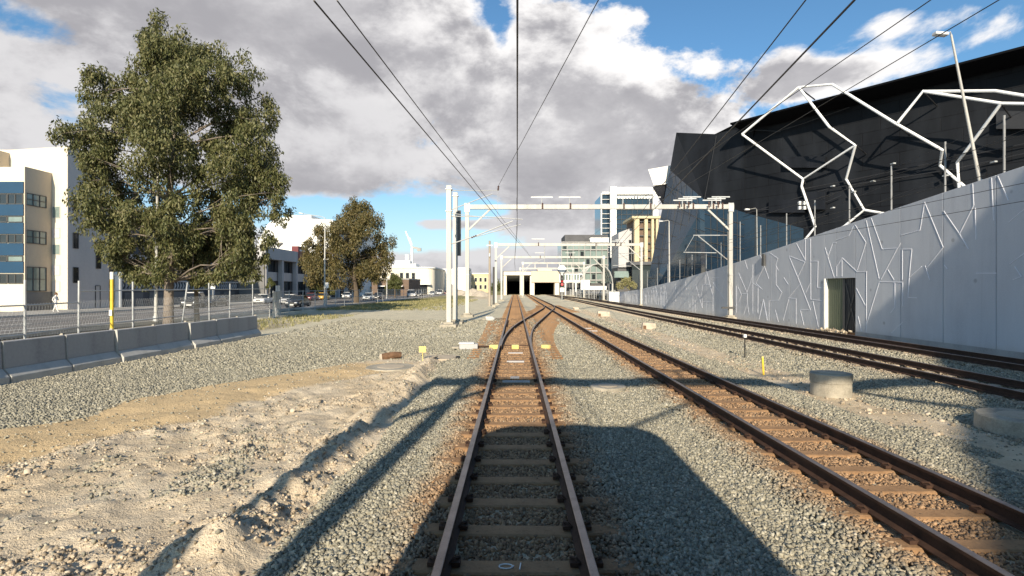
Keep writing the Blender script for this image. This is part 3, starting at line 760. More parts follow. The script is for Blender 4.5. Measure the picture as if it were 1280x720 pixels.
def rack(mb_i, mb_s, x, y, z, bars=1, w=.9):
    mb_s.tube([(x, y, z), (x, y, z + .62)], .04, 6)
    for k in range(bars):
        yy = y + (k - (bars - 1) / 2) * .5; zz = z + (.62 if bars == 1 else .28 + k * .22); ww = w if bars == 1 else .75; dx = (k - (bars - 1) / 2) * .55 if bars > 1 else 0
        mb_s.bar((x - ww + dx, yy, zz), (x + ww + dx, yy, zz), .09, .09)
        mb_s.tube([(x + dx, yy, z - .05), (x + dx, yy, zz)], .05, 6)
        for q in ((0,) if bars == 1 else (-.35, .4)): insulator(mb_i, (x + .05 + dx + q, yy - .2, z - .36), (x + .05 + dx + q, yy - .2, z + .12), .09, 3)
def gantry(y, xl, xr, zb, label, racks=(), dbl=0., posts=None, brace=1.9, th=.36):
    t = thing('overhead_gantry', label, 'gantry', (xl, y, -.3), 'overhead line gantries')
    for x in (posts or (xl, xr)):
        z = footing(x, y, t, .5, .32)
        m = MB(); hbeam(m, x, y, z, zb + .25, .30, .30, .04); m.build('column', M['white_steel'], t)
    MB().box(xl - .25, xr + .25, y - .165, y + .165, zb - th / 2, zb + th / 2).build('beam', M['white_steel'], t)
    if dbl:
        m = MB(); m.box(xl, xr, y - .1, y + .1, zb - dbl - .1, zb - dbl + .1)
        n = 5
        for k in range(1, n): m.box(xl + (xr - xl) * k / n - .1, xl + (xr - xl) * k / n + .1, y - .09, y + .09, zb - dbl + .1, zb - th / 2)
        m.build('lower_beam', M['white_steel'], t)
    pl = MB()
    for x in (posts or (xl, xr)): pl.box(x - .22, x + .22, y - .20, y - .167, zb - .42, zb + .30)
    pl.build_each('joint_plate', M['galv'], t)
    bp_ = MB()
    for x in (posts or (xl, xr)): bp_.box(x - .17, x + .17, y - .18, y + .18, 3.1, 3.16)
    bp_.build_each('clamp', M['galv'], t)
    for x, s in ((xl, 1), (xr, -1)):
        MB().bar((x + s * .1, y, zb - brace), (x + s * brace, y, zb - th / 2), .14, .14).build('knee_brace', M['white_steel'], t)
    if racks:
        for x, n in racks:
            a, b = MB(), MB(); rack(a, b, x, y, zb + th / 2, n)
            if n == 3: b.bar((x - .55, y - .55, zb + .40), (x + .55, y + .55, zb + .86), .06, .06)
            b.build('insulator_rack', M['galv'], t); a.build_each('insulator', M['insul'], t)
    return t
g1 = gantry(45, -3.97, 17.75, 8.75, 'nearest white gantry, its beam spanning all four tracks', ((2.2, 1), (4.5, 1), (8.9, 1), (11.1, 1), (14.2, 3), (16.6, 3)))
m = MB(); m.tube([(17.5, 45, 6.4), (14.7, 45, 6.4)], .04, 8); m.tube([(17.5, 45, 4.4), (15.1, 45, 6.35)], .045, 8); m.tube([(14.75, 45, 6.35), (14.0, 45, 5.05)], .015, 5); m.tube([(16.6, 45, 4.95), (13.9, 45, 5.0)], .035, 8)
m.build_each('bracket_arm', M['galv'], g1)
i_ = MB(); insulator(i_, (17.55, 45, 6.4), (16.9, 45, 6.4)); insulator(i_, (17.55, 45, 4.4), (17.1, 45, 4.75)); i_.build_each('insulator', M['insul'], g1)
MB().box(17.0, 18.35, 44.8, 44.95, .35, .5).build('cable_bracket', M['frame'], g1)
g2 = gantry(76, -2.7, 17.6, 8.1, 'second nearest white gantry, framing the tunnel portal', ((3.2, 1), (11.2, 1), (14.5, 2)))
m = MB(); m.tube([(17.4, 76, 6.9), (14.4, 76, 6.9)], .045, 8); m.tube([(17.4, 76, 4.6), (14.6, 76, 6.85)], .05, 8); m.tube([(16.2, 76, 5.1), (13.6, 76, 5.2)], .04, 8); m.build_each('bracket_arm', M['galv'], g2)
m = MB(); m.tube([(4.1, 76, 8.0), (4.1, 76, 5.6)], .06, 8); m.tube([(4.1, 76, 6.2), (2.4, 76, 5.5)], .04, 6); m.build_each('drop_arm', M['galv'], g2)
gantry(99, -2.5, 16.1, 7.65, 'third nearest white gantry, just before the portal', ((4.5, 1), (10, 1)))
gantry(130, 1.8, 16.4, 8.0, 'double beamed white gantry between the two portal openings', (), 1.2)
gantry(150, 1.4, 15.9, 7.4, 'smallest and farthest white gantry, in front of the portal', (), 0)
# the gantry just behind the camera, whose shadow falls across the tracks
gb = gantry(-6.2, -3.95, 7.85, 8.6, 'white gantry behind the viewpoint, casting the straight shadow across the tracks', ((2.2, 1), (5.0, 1)))
m = MB(); hbeam(m, -2.98, -6.2, -.2, 8.9, .28, .28); m.build('column', M['white_steel'], gb)
m = MB(); m.tube([(1.9, -6.2, 8.6), (1.9, -6.2, 6.5)], .06, 6); m.tube([(1.9, -6.2, 7.6), (.2, -6.2, 6.6)], .05, 6); m.build_each('drop_arm', M['galv'], gb)

# grey timber pole and dark box pole beside the second gantry
t = thing('timber_pole', 'weathered grey timber pole left of the second gantry', 'pole', (-3.4, 72, hz(-3.4, 72)))
MB().tube([(-3.4, 72, hz(-3.4, 72) - .1), (-3.38, 72, 8.3)], [.17, .13], 9).build('pole', M['wood'], t)
MB().box(-3.75, -3.0, 71.8, 71.9, 7.6, 7.75).build('crossarm', M['galv'], t)
MB().box(-3.45, -3.3, 71.65, 71.83, 6.2, 6.6).build('junction_box', M['galv'], t)
t = thing('cable_post', 'dark slim post standing in front of the second gantry leg', 'post', (-2.6, 66, hz(-2.6, 66)))
MB().tube([(-2.6, 66, hz(-2.6, 66) - .1), (-2.6, 66, 4.6)], .12, 8).build('pole', M['frame'], t)
MB().box(-2.8, -2.4, 65.8, 66.2, -.3, .05).build('footing', M['concrete'], t)

# wires
def wire(label, pts, r=.013, sag=0., name='overhead_wire', group=None):
    P = []
    for a, b in zip(pts[:-1], pts[1:]):
        a, b = Vector(a), Vector(b)
        for k in range(12):
            u = k / 12; q = a.lerp(b, u); q.z -= sag * 4 * u * (1 - u); P.append(q)
    P.append(Vector(pts[-1]))
    return tag(MB().tube(P, r, 5).build(name, M['wire']), label, 'wire', group)
wire('vertical looking contact wire hanging straight over the middle track', [(-.02, -6.2, 5.5), (.12, 33.3, 5.6), (-.1, 76, 5.5), (0, 99, 5.4), (0, 180, 5.2)], .015)
cat = wire('carrier wire above the contact wire of the middle track', [(-.02, -6.2, 6.5), (.12, 33.3, 6.3), (-.1, 76, 6.3), (0, 99, 6.2), (0, 180, 6)], .012, .25)
for y in (18., 25.): MB().tube([(.06, y, 5.57), (.06, y, 6.2)], .006, 4).build('dropper', M['wire'], cat)
wire('lower of two slanting wires crossing the upper left sky', [at(392, 0, 6.5), at(664, 322, 62)], .012)
w = wire('upper of two slanting wires crossing the upper left sky', [at(421, 0, 7.84), at(660, 316, 64)], .011)
wire('thin wire slanting from the nearer left mast up to the right', [at(760, -22, 11.3), (-1.03, 33.3, 8.3)], .012)
wire('leftmost of four wires fanning over the black arena roof', [at(1007, 0, 7.84), at(760, 319, 45)], .011)
wire('second from left of four wires fanning over the black arena roof', [at(1068, 0, 6.5), at(760, 322, 62)], .015)
wire('third from left of the four wires above the arena tubes', [(9.95, 2, 8.9), (9.75, 45, 8.95), (9.7, 76, 8.6)], .014)
wire('rightmost and lowest of the four wires above the arena roof', [(11.55, 2, 8.9), (11.45, 45, 8.95), (11.3, 76, 8.6)], .014)
wire('higher thin wire crossing in front of the black arena wall', [(13.9, 5, 6.35), (14.2, 45, 6.3), (14.1, 76, 6.2)], .011, .1)
wire('middle thin wire crossing the black arena and top of the pale wall', [(13.7, 5, 5.45), (14.0, 45, 5.1), (14.1, 76, 5.1)], .012)
wire('upper thin wire crossing the top of the pale wall', [(16.9, 5, 5.5), (17.1, 45, 5.65), (16.8, 76, 5.6)], .011)
wire('lower thin wire crossing the pale wall near its top', [(16.9, 5, 4.9), (17.1, 45, 5.05), (16.8, 76, 5.0)], .011)
# ================================================================== PATTERNED WALL ON THE RIGHT
def wx(y): return 18.6 - .012 * y
TOPS = [(8, 7.35), (12, 7.1), (19.64, 6.47), (32.1, 5.35), (43.5, 4.22), (60, 2.9), (77, 1.86), (93, 1.25)]
def wtop(y): return float(np.interp(y, [a for a, _ in TOPS], [b for _, b in TOPS]))
def on_wall(x, y, off=0.):
    u = (x - CX) / F; Y = (18.6 - off) / (u + .012)
    return Vector((u * Y, Y, H - (y - CY) / F * Y))
wall = thing('retaining_wall', 'long pale blue grey wall with raised angular pattern, sloping down along the tracks', 'wall', (18.4, 20, -.5))
D0, D1, DT = 29.3, 32.07, 2.6
def panel(y0, y1, zb=None, zt=None):
    g = .014; y0 += g; y1 -= g; zb = -.75 if zb is None else zb
    t0 = wtop(y0) if zt is None else zt; t1 = wtop(y1) if zt is None else zt
    MB().prism([(wx(y0), y0, zb), (wx(y1), y1, zb), (wx(y1), y1, t1), (wx(y0), y0, t0)], (.5, 0, 0)).build('wall_panel', M['wall'], wall, bevel=.012)
js = [20.87 + 2.53 * k for k in range(-5, 29)]
for a, b in zip(js[:-1], js[1:]):
    if b < D0 or a > D1: panel(a, b)
    elif a < D0: panel(a, D0); panel(D0, b, DT)
    else: panel(a, D1, DT); panel(D1, b)
back = MB(); ys_ = js
for a, b in zip(ys_[:-1], ys_[1:]):
    if b < D0 or a > D1: back.prism([(wx(a) + .1, a, -.75), (wx(b) + .1, b, -.75), (wx(b) + .1, b, wtop(b) - .02), (wx(a) + .1, a, wtop(a) - .02)], (.2, 0, 0))
back.build('joint_seal', M['frame'], wall)
def leaf_(y0, y1, mat, name, n=16):
    d = MB(); pts = []
    for k in range(n + 1):
        y = y0 + (y1 - y0) * k / n; pts.append((wx(y) + .155 + (.016 if k % 2 else 0), y))
    for (xa, ya), (xb, yb) in zip(pts[:-1], pts[1:]): d.add([(xa, ya, -.5), (xb, yb, -.5), (xb, yb, DT), (xa, ya, DT)], [(0, 1, 2, 3)])
    return d.build(name, mat, wall, recalc=False)
leaf_(30.62, D1 + .02, M['green_door'], 'door')
door = leaf_(D0 - .02, 30.6, M['door_shade'], 'door')  # dark colour adds to the jamb's shade over this half
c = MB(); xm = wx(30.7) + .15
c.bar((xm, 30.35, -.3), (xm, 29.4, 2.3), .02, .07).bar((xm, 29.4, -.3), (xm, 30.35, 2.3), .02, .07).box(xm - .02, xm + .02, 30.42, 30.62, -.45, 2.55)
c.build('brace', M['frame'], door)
MB().box(wx(D1) - .05, wx(D1) + .3, D1 - .02, D1 + .10, -.5, DT).build('door_jamb', M['white'], wall)
MB().box(wx(31) - .02, wx(31) + .4, D0, D1, -.72, -.36).build('door_sill', M['stump'], wall)
MB().sweep([(-.02, -.8), (.09, -.8), (.09, -.30), (-.02, -.28)], [(wx(y), y, 0) for y in (7, D0 - .02)]).build('footing', M['barrier'], wall)
# the raised pattern, surveyed from the face of the wall
L1 = ((1140, 200, 4.8), [[(65, 255), (38, 420), (0, 432)], [(65, 255), (175, 525), (80, 645)], [(68, 635), (95, 720)], [(178, 308), (272, 445), (325, 535)], [(350, 145), (357, 275), (272, 445)], [(365, 290), (370, 480)],
      [(462, 110), (475, 365)], [(500, 100), (562, 245)], [(182, 630), (200, 655)], [(370, 680), (490, 680)], [(570, 625), (672, 550), (760, 500)], [(565, 375), (672, 285), (760, 230)], [(600, 640), (640, 700), (590, 720)]])
L2 = ((1030, 240, 6.545), [[(90, 395), (195, 358), (230, 280)], [(245, 272), (333, 415), (262, 640)], [(0, 455), (75, 700)], [(20, 535), (60, 420), (92, 415)], [(95, 690), (95, 610), (140, 540), (262, 655), (340, 650)], [(138, 550), (138, 690)],
      [(335, 235), (440, 710)], [(375, 215), (465, 468), (590, 460), (615, 420)], [(605, 430), (455, 715)], [(510, 635), (560, 720)], [(620, 355), (770, 315), (785, 240)], [(625, 470), (705, 468), (683, 700), (785, 610)], [(628, 475), (628, 720)]])
L3 = ((940, 280, 5.14), [[(50, 205), (105, 355)], [(108, 185), (162, 222), (148, 265), (165, 300)], [(150, 270), (150, 390), (188, 440), (165, 490), (105, 492), (105, 625)], [(75, 270), (20, 380), (62, 420)], [(35, 400), (35, 575)], [(40, 610), (68, 485), (92, 620)], [(145, 550), (165, 630)],
      [(200, 345), (228, 388)], [(232, 205), (335, 245), (290, 340)], [(232, 205), (300, 370), (370, 552), (305, 552), (328, 650)], [(280, 125), (335, 230)], [(337, 100), (337, 235)], [(370, 95), (372, 485), (440, 492)], [(375, 240), (418, 240), (415, 410), (440, 410)],
      [(300, 390), (230, 475), (278, 480), (278, 640)], [(232, 480), (195, 620)], [(482, 210), (512, 125)], [(340, 440), (368, 380)], [(385, 495), (420, 660)]])
L5 = ((1010, 330, 7.2), [[(425, 220), (505, 375)], [(440, 470), (470, 600)], [(630, 160), (515, 540)], [(630, 160), (840, 165)], [(768, 165), (768, 390), (730, 440)], [(838, 170), (838, 380)], [(900, 60), (885, 300), (965, 305)], [(515, 70), (512, 610)], [(740, 620), (840, 520)]])
L4 = ((840, 310, 7.2), [[(595, 225), (670, 400), (720, 250)], [(625, 410), (672, 410), (672, 500)], [(722, 150), (722, 590)], [(790, 65), (860, 260)], [(825, 165), (745, 325)], [(722, 315), (805, 370)], [(768, 365), (765, 580)], [(780, 640), (818, 465), (855, 650)], [(575, 340), (575, 580)], [(590, 350), (620, 420), (595, 490)], [(640, 600), (672, 500), (690, 600)],
      [(650, 110), (675, 190)], [(365, 310), (435, 410), (468, 460)], [(435, 410), (465, 285)], [(365, 320), (365, 570)], [(340, 300), (360, 270), (420, 265)], [(310, 215), (360, 420)], [(275, 330), (335, 330)], [(275, 330), (255, 450)], [(210, 330), (270, 540)], [(270, 450), (270, 540)], [(245, 480), (360, 485)], [(205, 470), (205, 580)], [(185, 430), (185, 580)], [(295, 240), (295, 320)], [(450, 170), (470, 230)], [(30, 320), (30, 480)], [(120, 300), (125, 380)], [(160, 500), (155, 570)]])
rb = MB()
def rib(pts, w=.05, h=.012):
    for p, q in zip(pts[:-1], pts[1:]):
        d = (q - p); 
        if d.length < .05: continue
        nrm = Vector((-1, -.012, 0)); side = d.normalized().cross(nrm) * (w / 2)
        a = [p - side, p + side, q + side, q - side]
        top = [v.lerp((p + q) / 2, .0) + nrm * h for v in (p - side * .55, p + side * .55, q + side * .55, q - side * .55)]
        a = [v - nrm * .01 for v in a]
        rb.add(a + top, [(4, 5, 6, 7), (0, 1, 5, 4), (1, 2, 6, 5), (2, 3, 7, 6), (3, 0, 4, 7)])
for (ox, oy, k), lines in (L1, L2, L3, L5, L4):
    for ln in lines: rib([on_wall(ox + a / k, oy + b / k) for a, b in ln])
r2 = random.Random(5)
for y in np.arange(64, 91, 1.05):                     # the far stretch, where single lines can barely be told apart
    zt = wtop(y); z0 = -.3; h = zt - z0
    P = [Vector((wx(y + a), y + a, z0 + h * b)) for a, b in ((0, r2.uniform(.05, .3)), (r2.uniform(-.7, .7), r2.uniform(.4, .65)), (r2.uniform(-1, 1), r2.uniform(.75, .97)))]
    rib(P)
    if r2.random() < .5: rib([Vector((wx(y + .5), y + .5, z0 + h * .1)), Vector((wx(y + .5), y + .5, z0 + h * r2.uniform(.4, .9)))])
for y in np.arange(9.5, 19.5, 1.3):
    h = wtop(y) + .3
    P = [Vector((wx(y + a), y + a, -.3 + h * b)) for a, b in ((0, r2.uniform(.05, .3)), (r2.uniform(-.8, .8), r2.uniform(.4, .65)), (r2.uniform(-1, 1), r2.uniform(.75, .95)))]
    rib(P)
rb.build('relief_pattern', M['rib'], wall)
MB().box(17.95, 18.05, 39.4, 39.75, wtop(39.5) - .95, wtop(39.5) - .1).build('vent_grille', M['frame'], wall)
pz = MB()
for (y0, z0), (y1, z1) in zip(TOPS[:-1], TOPS[1:]):
    pz.prism([(wx(y0) + .52, y0, z0 - .25), (wx(y1) + .52, y1, z1 - .25), (75, y1, z1 - .25), (75, y0, z0 - .25)], (0, 0, -.4))
pz.prism([(wx(93), 93, 1.0), (75, 93, 1.0), (75, 176, .9), (18.5, 176, .9)], (0, 0, -.4))
kind(pz.build('plaza_pavement', M['plaza']), 'structure')
# the run of slim posts and wires on top of the wall
fn = thing('safety_fence', 'slim grey fence posts strung with wires along the top of the pale wall', 'fence', (18.9, 30, 5))
fy = [11, 14.2, 17.5, 20.8, 23.6, 26.9, 30.2, 33.6, 37, 40.8, 44.4, 48.4, 52, 56, 60, 64.5, 69, 74, 79]
for i, y in enumerate(fy):
    x = wx(y) + .25
    MB().tube([(x, y, wtop(y) - .3), (x, y, wtop(y) + (2.25 if i != 10 else 3.3))], .04, 8).build('post', M['postgrey'], fn)
for k in range(3):
    MB().tube([(wx(y) + .25, y, wtop(y) + (.7, 1.4, 2.1)[k]) for y in fy], .010, 4).build('wire', M['wire'], fn)
# street lamps behind the wall
def street_lamp(base, top, label, arm=(0, 0, 0), r=.09, group='street lamps', head=.45):
    b, tp = Vector(base), Vector(top); t = thing('street_lamp', label, 'street lamp', base, group)
    MB().tube([b, b.lerp(tp, .5), tp], [r, r * .85, r * .6], 10).build('pole', M['white_steel'], t)
    a = Vector(arm); e = tp + a
    m = MB(); m.tube([tp, tp + a * .15 + Vector((0, 0, .12)), e], r * .4, 6); m.build('arm', M['white_steel'], t)
    d = a.normalized() if a.length > 0 else Vector((-1, 0, 0))
    m = MB(); m.bar(e - d * .08, e + d * head, .26, .13); m.bar(e + d * .05, e + d * (head - .06), .18, .17); m.build('lamp_head', M['lamp_head'], t, bevel=.03)
    MB().tube([b, b + Vector((0, 0, .35))], r * 1.5, 10).build('base', M['galv'], t)
    return t
street_lamp((18.75, 22.0, wtop(22) - .2), (17.75, 22.25, 12.35), 'tall slightly leaning lamp post standing behind the high end of the pale wall', (-.25, 0, .02), .065, head=.45)
street_lamp((20.1, 71, 1.8), (20.05, 71, 10.75), 'slim lamp post in front of the arena glass at left', (-.9, 0, .0), .10)
street_lamp((20.2, 45.5, 3.6), (20.15, 45.5, 8.6), 'short lamp post beside the right leg of the nearest gantry', (-.7, 0, 0), .04, head=.3)
street_lamp((20.3, 88, 1.), (20.3, 88, 7.2), 'small dark lamp post left of the arena glass', (.7, 0, 0), .05, head=.3)

# ================================================================== THE ARENA
AN = Vector((-.795, -.606, 0))
def on_arena(x, y, off=0.):
    u = (x - CX) / F; Y = (60.67 - off) / (.606 + .795 * u)
    return Vector((u * Y, Y, H - (y - CY) / F * Y))
ar = thing('arena', 'huge black faceted arena with white tubes zigzagging over its face', 'arena', (40, 60, 0))
ux = Vector((.606, -.795, 0))                           # along the face, towards the viewer
E0 = Vector((24.9, 67.5, 0)); E1 = E0 + ux * 62
bk = Vector((34, 24, 0))
def slab(P, thick, name, mat, parent=ar):
    P = [Vector(p) for p in P]; n = (P[1] - P[0]).cross(P[2] - P[0]).normalized()
    if n.dot(Vector((-1, -1.2, 0))) > 0: n = -n
    return MB().prism(P, n * thick).build(name, mat, parent)
zt = 20.86
slab([E0 + Vector((0, 0, 0)), E1, E1 + Vector((0, 0, zt)), E0 + Vector((0, 0, zt))], .6, 'main_facade', M['arena'])
# a slightly prouder lower band and the seams of the cladding
lb = MB(); a = E0 + ux * 7 - (-AN) * 0 + AN * .35
lb.prism([a, a + ux * 52, a + ux * 52 + Vector((0, 0, 11.2)), a + ux * 12 + Vector((0, 0, 9.0)), a + ux * 3 + Vector((0, 0, 6.3)), a + Vector((0, 0, 6.0))], -AN * .33)
lb.build('lower_band', M['arena2'], ar)
sm_ = MB()
for px in ([(930, 268), (1035, 236), (1190, 212), (1290, 190)], [(1000, 237), (1060, 226), (1290, 178)], [(895, 170), (880, 250)], [(970, 165), (1000, 156), (1060, 135)], [(975, 165), (942, 163), (934, 166)], [(1050, 245), (1010, 262), (940, 262)]):
    sm_.tube([on_arena(x, y, .42) for x, y in px], .05, 5)
sm_.build_each('cladding_seam', M['seam'], ar)
for (x0, y0, x1, y1) in ((978, 196, 1030, 210), (1003, 240, 1030, 262), (960, 250, 1004, 266), (1242, 140, 1285, 162)):
    p = [on_arena(x, y, .5) for x, y in ((x0, y1), (x1, y1), (x1, y0), (x0, y0))]
    MB().prism(p, AN * -.35).build('louvre', M['seam'] if x0 > 1200 else M['arena2'], ar)
for x, y in ((1040, 260), (1066, 240), (1090, 227), (1180, 220), (1040, 233), (1115, 205), (1240, 203)):
    p = on_arena(x, y, .8); MB().box(p.x - .12, p.x + .12, p.y - .15, p.y + .3, p.z - .06, p.z + .06).build('floodlight', M['galv'], ar)
w_ = MB()
for k in range(2):
    for j in range(2):
        p = on_arena(999 + k * 6, 254 + j * 6, .55); w_.box(p.x - .12, p.x + .12, p.y - .05, p.y + .3, p.z - .18, p.z + .18)
w_.build('small_window', M['white'], ar)
# eave
pe = lambda u: Vector((26.0, 66.3, 0)) + ux * u + AN * 2.6
tip = on_arena(912, 155, 3.); far = on_arena(1500, 3, 3.)
ev = MB(); zz = 21.05
t0, t1 = Vector((tip.x, tip.y, zz)), Vector((tip.x, tip.y, zz)) + ux * 60
inn = -AN * 12
ev.prism([t0, t1, t1 + inn, t0 + inn - ux * 2], (0, 0, -.18))
ev.prism([t0 + Vector((0, 0, -.18)) + ux * .4, t1 + Vector((0, 0, -.18)), t1 - AN * 2.4 + Vector((0, 0, -.6)), t0 - AN * 2.4 + ux * 3.0 + Vector((0, 0, -.6))], -AN * .25)
ev.build('roof_eave', M['eave'], ar)
MB().prism([E0 + Vector((0, 0, zt - .3)) - AN * .7, E1 + Vector((0, 0, zt - .3)) - AN * .7, E1 + Vector((0, 0, zt - .3)) - AN * 60, E0 + Vector((0, 0, zt - .3)) - AN * 60 + ux * 20], (0, 0, -.3)).build('roof', M['arena2'], ar)
# the left end: dark facets over a reflecting glass foot
V1 = at(845, 166, 78); V2 = on_arena(893, 168); V3 = on_arena(880, 250); V4 = at(837, 213, 79.5); V6 = at(861, 178, 76)
V5 = at(806, 352, 82); V5b = at(803, 385, 82); g3 = on_arena(930, 266, .05); g4 = on_arena(1003, 286, .05); g5 = on_arena(1003, 315, .05); g6 = on_arena(930, 372, .05); g7 = on_arena(882, 372, .05); V8 = at(820, 262, 81)
slab([V2, V3, g3, on_arena(930, 166, .05)], .4, 'dark_facet', M['arena'])
slab([V1, V2, V3], .4, 'dark_facet', M['arena'])
slab([V2, on_arena(940, 172, .1), on_arena(945, 150, .2), on_arena(914, 157.5, .6)], .3, 'dark_facet', M['arena'])
slab([V1, V3, V4], .4, 'corner_facet', M['arena2'])
slab([V4, V3, g7, V5b], .3, 'glass_foot', M['glass_blue'])
slab([V3, g3, g6, g7], .3, 'glass_foot', M['glass_blue'])
slab([g3, g4, g5, g6], .3, 'glass_foot', M['glass_blue'])
sideb = Vector((14, 30, 0))
slab([V1, V4, V4 + sideb, V1 + sideb], .3, 'end_facet', M['arena'])
slab([V4, V5b, V5b + sideb, V4 + sideb], .3, 'end_facet', M['arena'])
MB().prism([V1, V2, V2 + Vector((20, 30, 0)), V1 + Vector((14, 30, 0))], (0, 0, -.3)).build('roof', M['arena2'], ar)
gl = MB()
for a0, a1, b0, b1, n in ((V4, V5b, V3, g7, 9), (V3, g7, g3, g6, 7)):
    for k in range(1, n):
        gl.tube([a0.lerp(a1, k / n) + AN * .06, b0.lerp(b1, k / n) + AN * .06], .035, 4)
for a0, a1, b0, b1, n in ((V4, V3, V5b, g7, 6), (V3, g3, g7, g6, 6), (g3, g4, g6, g5, 5)):
    for k in range(1, n): gl.tube([a0.lerp(a1, k / n) + AN * .06, b0.lerp(b1, k / n) + AN * .06], .03, 4)
gl.build('glazing_bar', M['frame'], ar)
wv = [at(810, 212, 84), at(838, 207, 84), at(836, 230, 84), at(817, 232, 84)]
MB().prism(wv, (4, 9, 0)).build('white_wedge', M['white'], ar)
MB().prism([at(815, 233.5, 83.9), at(837, 231.5, 83.9), at(833, 262, 80.5), at(829, 258, 81)], (3, 6, 0)).build('wedge_soffit', M['arena2'], ar)
# white tubes
TUBES = [[(926.9, 168.3), (997.3, 109.8), (1038.8, 106.2), (1116.5, 154.6), (1170.6, 185.6), (1175.3, 188.2), (1172.4, 207.3), (1202, 233), (1226, 250)],
         [(926.9, 168.3), (1002.7, 224.3), (1067.7, 182), (1035.2, 159.3), (997.3, 109.8)], [(1067.7, 182), (1056.2, 224.3), (1078.6, 262.9), (1054, 283), (1030, 298)], [(1078.6, 262.9), (1099.5, 266.5), (1130, 272)],
         [(1002.7, 224.3), (1000.9, 233.3), (1017.9, 283.8), (1005, 300)], [(1120, 154.5), (1151.5, 115.2), (1241, 114.9), (1280, 121.4), (1325, 128)], [(1151.5, 115.2), (1248.2, 130.4), (1280, 131), (1325, 133)], [(1248.2, 130.4), (1203.1, 191.8), (1194, 203.7), (1195.9, 232), (1197, 250)]]
toff = lambda y: float(np.interp(y, [169, 205], [3.7, .55]))
for pl in TUBES:
    m = MB(); P = [on_arena(x, y, toff(y)) for x, y in pl]
    m.tube(P, .125, 12)
    m.build('white_tube', M['tube'], ar, smooth=False)
st = MB()
for x, y in ((997, 110), (1117, 155), (1068, 182), (1038, 160), (1172, 186), (1152, 116), (1248, 131), (1003, 224), (927, 168)):
    st.tube([on_arena(x, y, toff(y)), on_arena(x, y, toff(y)) - AN * (toff(y) - .1) + Vector((0, 0, -.5))], .07, 6)
st.build_each('tube_bracket', M['seam'], ar)

# ================================================================== FAR BUILDINGS ON THE RIGHT
def block(mb, x0, x1, y0, y1, Y, d):
    """front at distance Y: surveyed left/right and top/bottom, d deep"""
    a = at(x0, y1, Y); b = at(x1, y0, Y); mb.box(a.x, b.x, Y, Y + d, a.z, b.z); return mb
ht = thing('hotel_tower', 'tall blue glass tower with a thick white frame, behind the gantry', 'building', (50, 250, 0))
block(MB(), 764, 820, 246, 392, 251, 24).build('glazing', M['glass_blue'], ht)
m = MB(); block(m, 763, 770.5, 233, 322, 249, 2); block(m, 816, 822.5, 238, 335, 249, 2); block(m, 770.6, 815.9, 234, 243, 249, 2); m.build_each('white_frame', M['white_wall'], ht)
m = MB()
for k in range(12): block(m, 772 + k * 3.6, 774.4 + k * 3.6, 244, 248.5, 250.2, .7)
m.build_each('top_window', M['white'], ht)
m = MB()
for k in range(1, 13): block(m, 771, 816, 250 + k * 6, 250.35 + k * 6, 250.6, .3)
for k in range(1, 7): block(m, 770 + k * 6.6, 770.3 + k * 6.6, 250, 330, 250.62, .3)
m.build('floor_line', M['frame'], ht)
m = MB(); block(m, 752, 762.9, 243, 392, 254, 22); m.build('side_wing', M['glass_blue'], ht)
m = MB(); block(m, 751, 752.4, 242, 318, 253, 2); block(m, 752.5, 762.8, 240, 243, 253, 3)
for k in range(12): block(m, 752.5, 762.8, 249 + k * 6, 249.5 + k * 6, 253.4, .5)
m.build('wing_frame', M['white_wall'], ht)
bb = thing('finned_building', 'beige building with upright yellow fins overhanging a dark base', 'building', (45, 185, 0))
block(MB(), 794, 823, 272, 329, 185, 14).build('body', M['brick'], bb)
m = MB()
for x, w_ in ((793, 6.), (805.5, 4), (814.2, 3), (819.8, 3)): block(m, x, x + w_, 271, 328, 183, 1.9)
m.build_each('fin', M['ochre'], bb)
m = MB()
for k in range(6): block(m, 796, 819, 276 + k * 9, 277.5 + k * 9, 184.2, .7)
m.build_each('balcony', M['frame'], bb)
block(MB(), 790, 826, 270, 273, 182.5, 16).build('roof_slab', M['ochre'], bb)
block(MB(), 788, 826, 327, 331, 182.5, 16).build('soffit', M['bdark'], bb)
block(MB(), 790, 826, 331.5, 372, 186, 12).build('base_glazing', M['glass_dark'], bb)
gs = thing('slab_building', 'plain grey slab building with a slanted top beside the finned building', 'building', (38, 190, 0))
P = [at(773, 334, 190), at(794, 334, 190), at(794, 283, 190), at(773, 291, 190)]
MB().prism(P, (0, 14, 0)).build('body', M['fascia'], gs)
block(MB(), 772, 794, 334.5, 372, 191, 12).build('base', M['bdark'], gs)
m = MB(); block(m, 786, 789, 300, 333, 189.7, .2); m.build('window', M['glass_dark'], gs)
block(MB(), 768, 786, 339, 347, 188.5, 1.2).build('entrance_window', M['glass_grey'], gs)
gg = thing('glass_building', 'pale green glass office block with a dark rooftop box, right of the portal', 'building', (24, 205, 0))
block(MB(), 702, 760, 302, 372, 206, 20).build('glazing', M['glass_grey'], gg)
block(MB(), 706, 760, 293.5, 301.8, 207, 16).build('rooftop_box', M['bdark'], gg)
m = MB()
for k in range(7): block(m, 701.5, 760.5, 302 + k * 9.5, 303.4 + k * 9.5, 205.4, .5)
for k in range(9): block(m, 701.6 + k * 7.2, 702.4 + k * 7.2, 302, 370, 205.2, .25)
m.build('frame', M['roofgrey'], gg)
m = MB()
for k in range(6):
    for j in range(7):
        if (k * 5 + j * 3) % 7 < 2: block(m, 704 + j * 7.2, 708 + j * 7.2, 305 + k * 9.5, 310.5 + k * 9.5, 205.6, .3)
m.build_each('window', M['glass_dark'], gg)
block(MB(), 738, 761, 297, 303, 203.5, 2).build('white_canopy', M['white_wall'], gg)
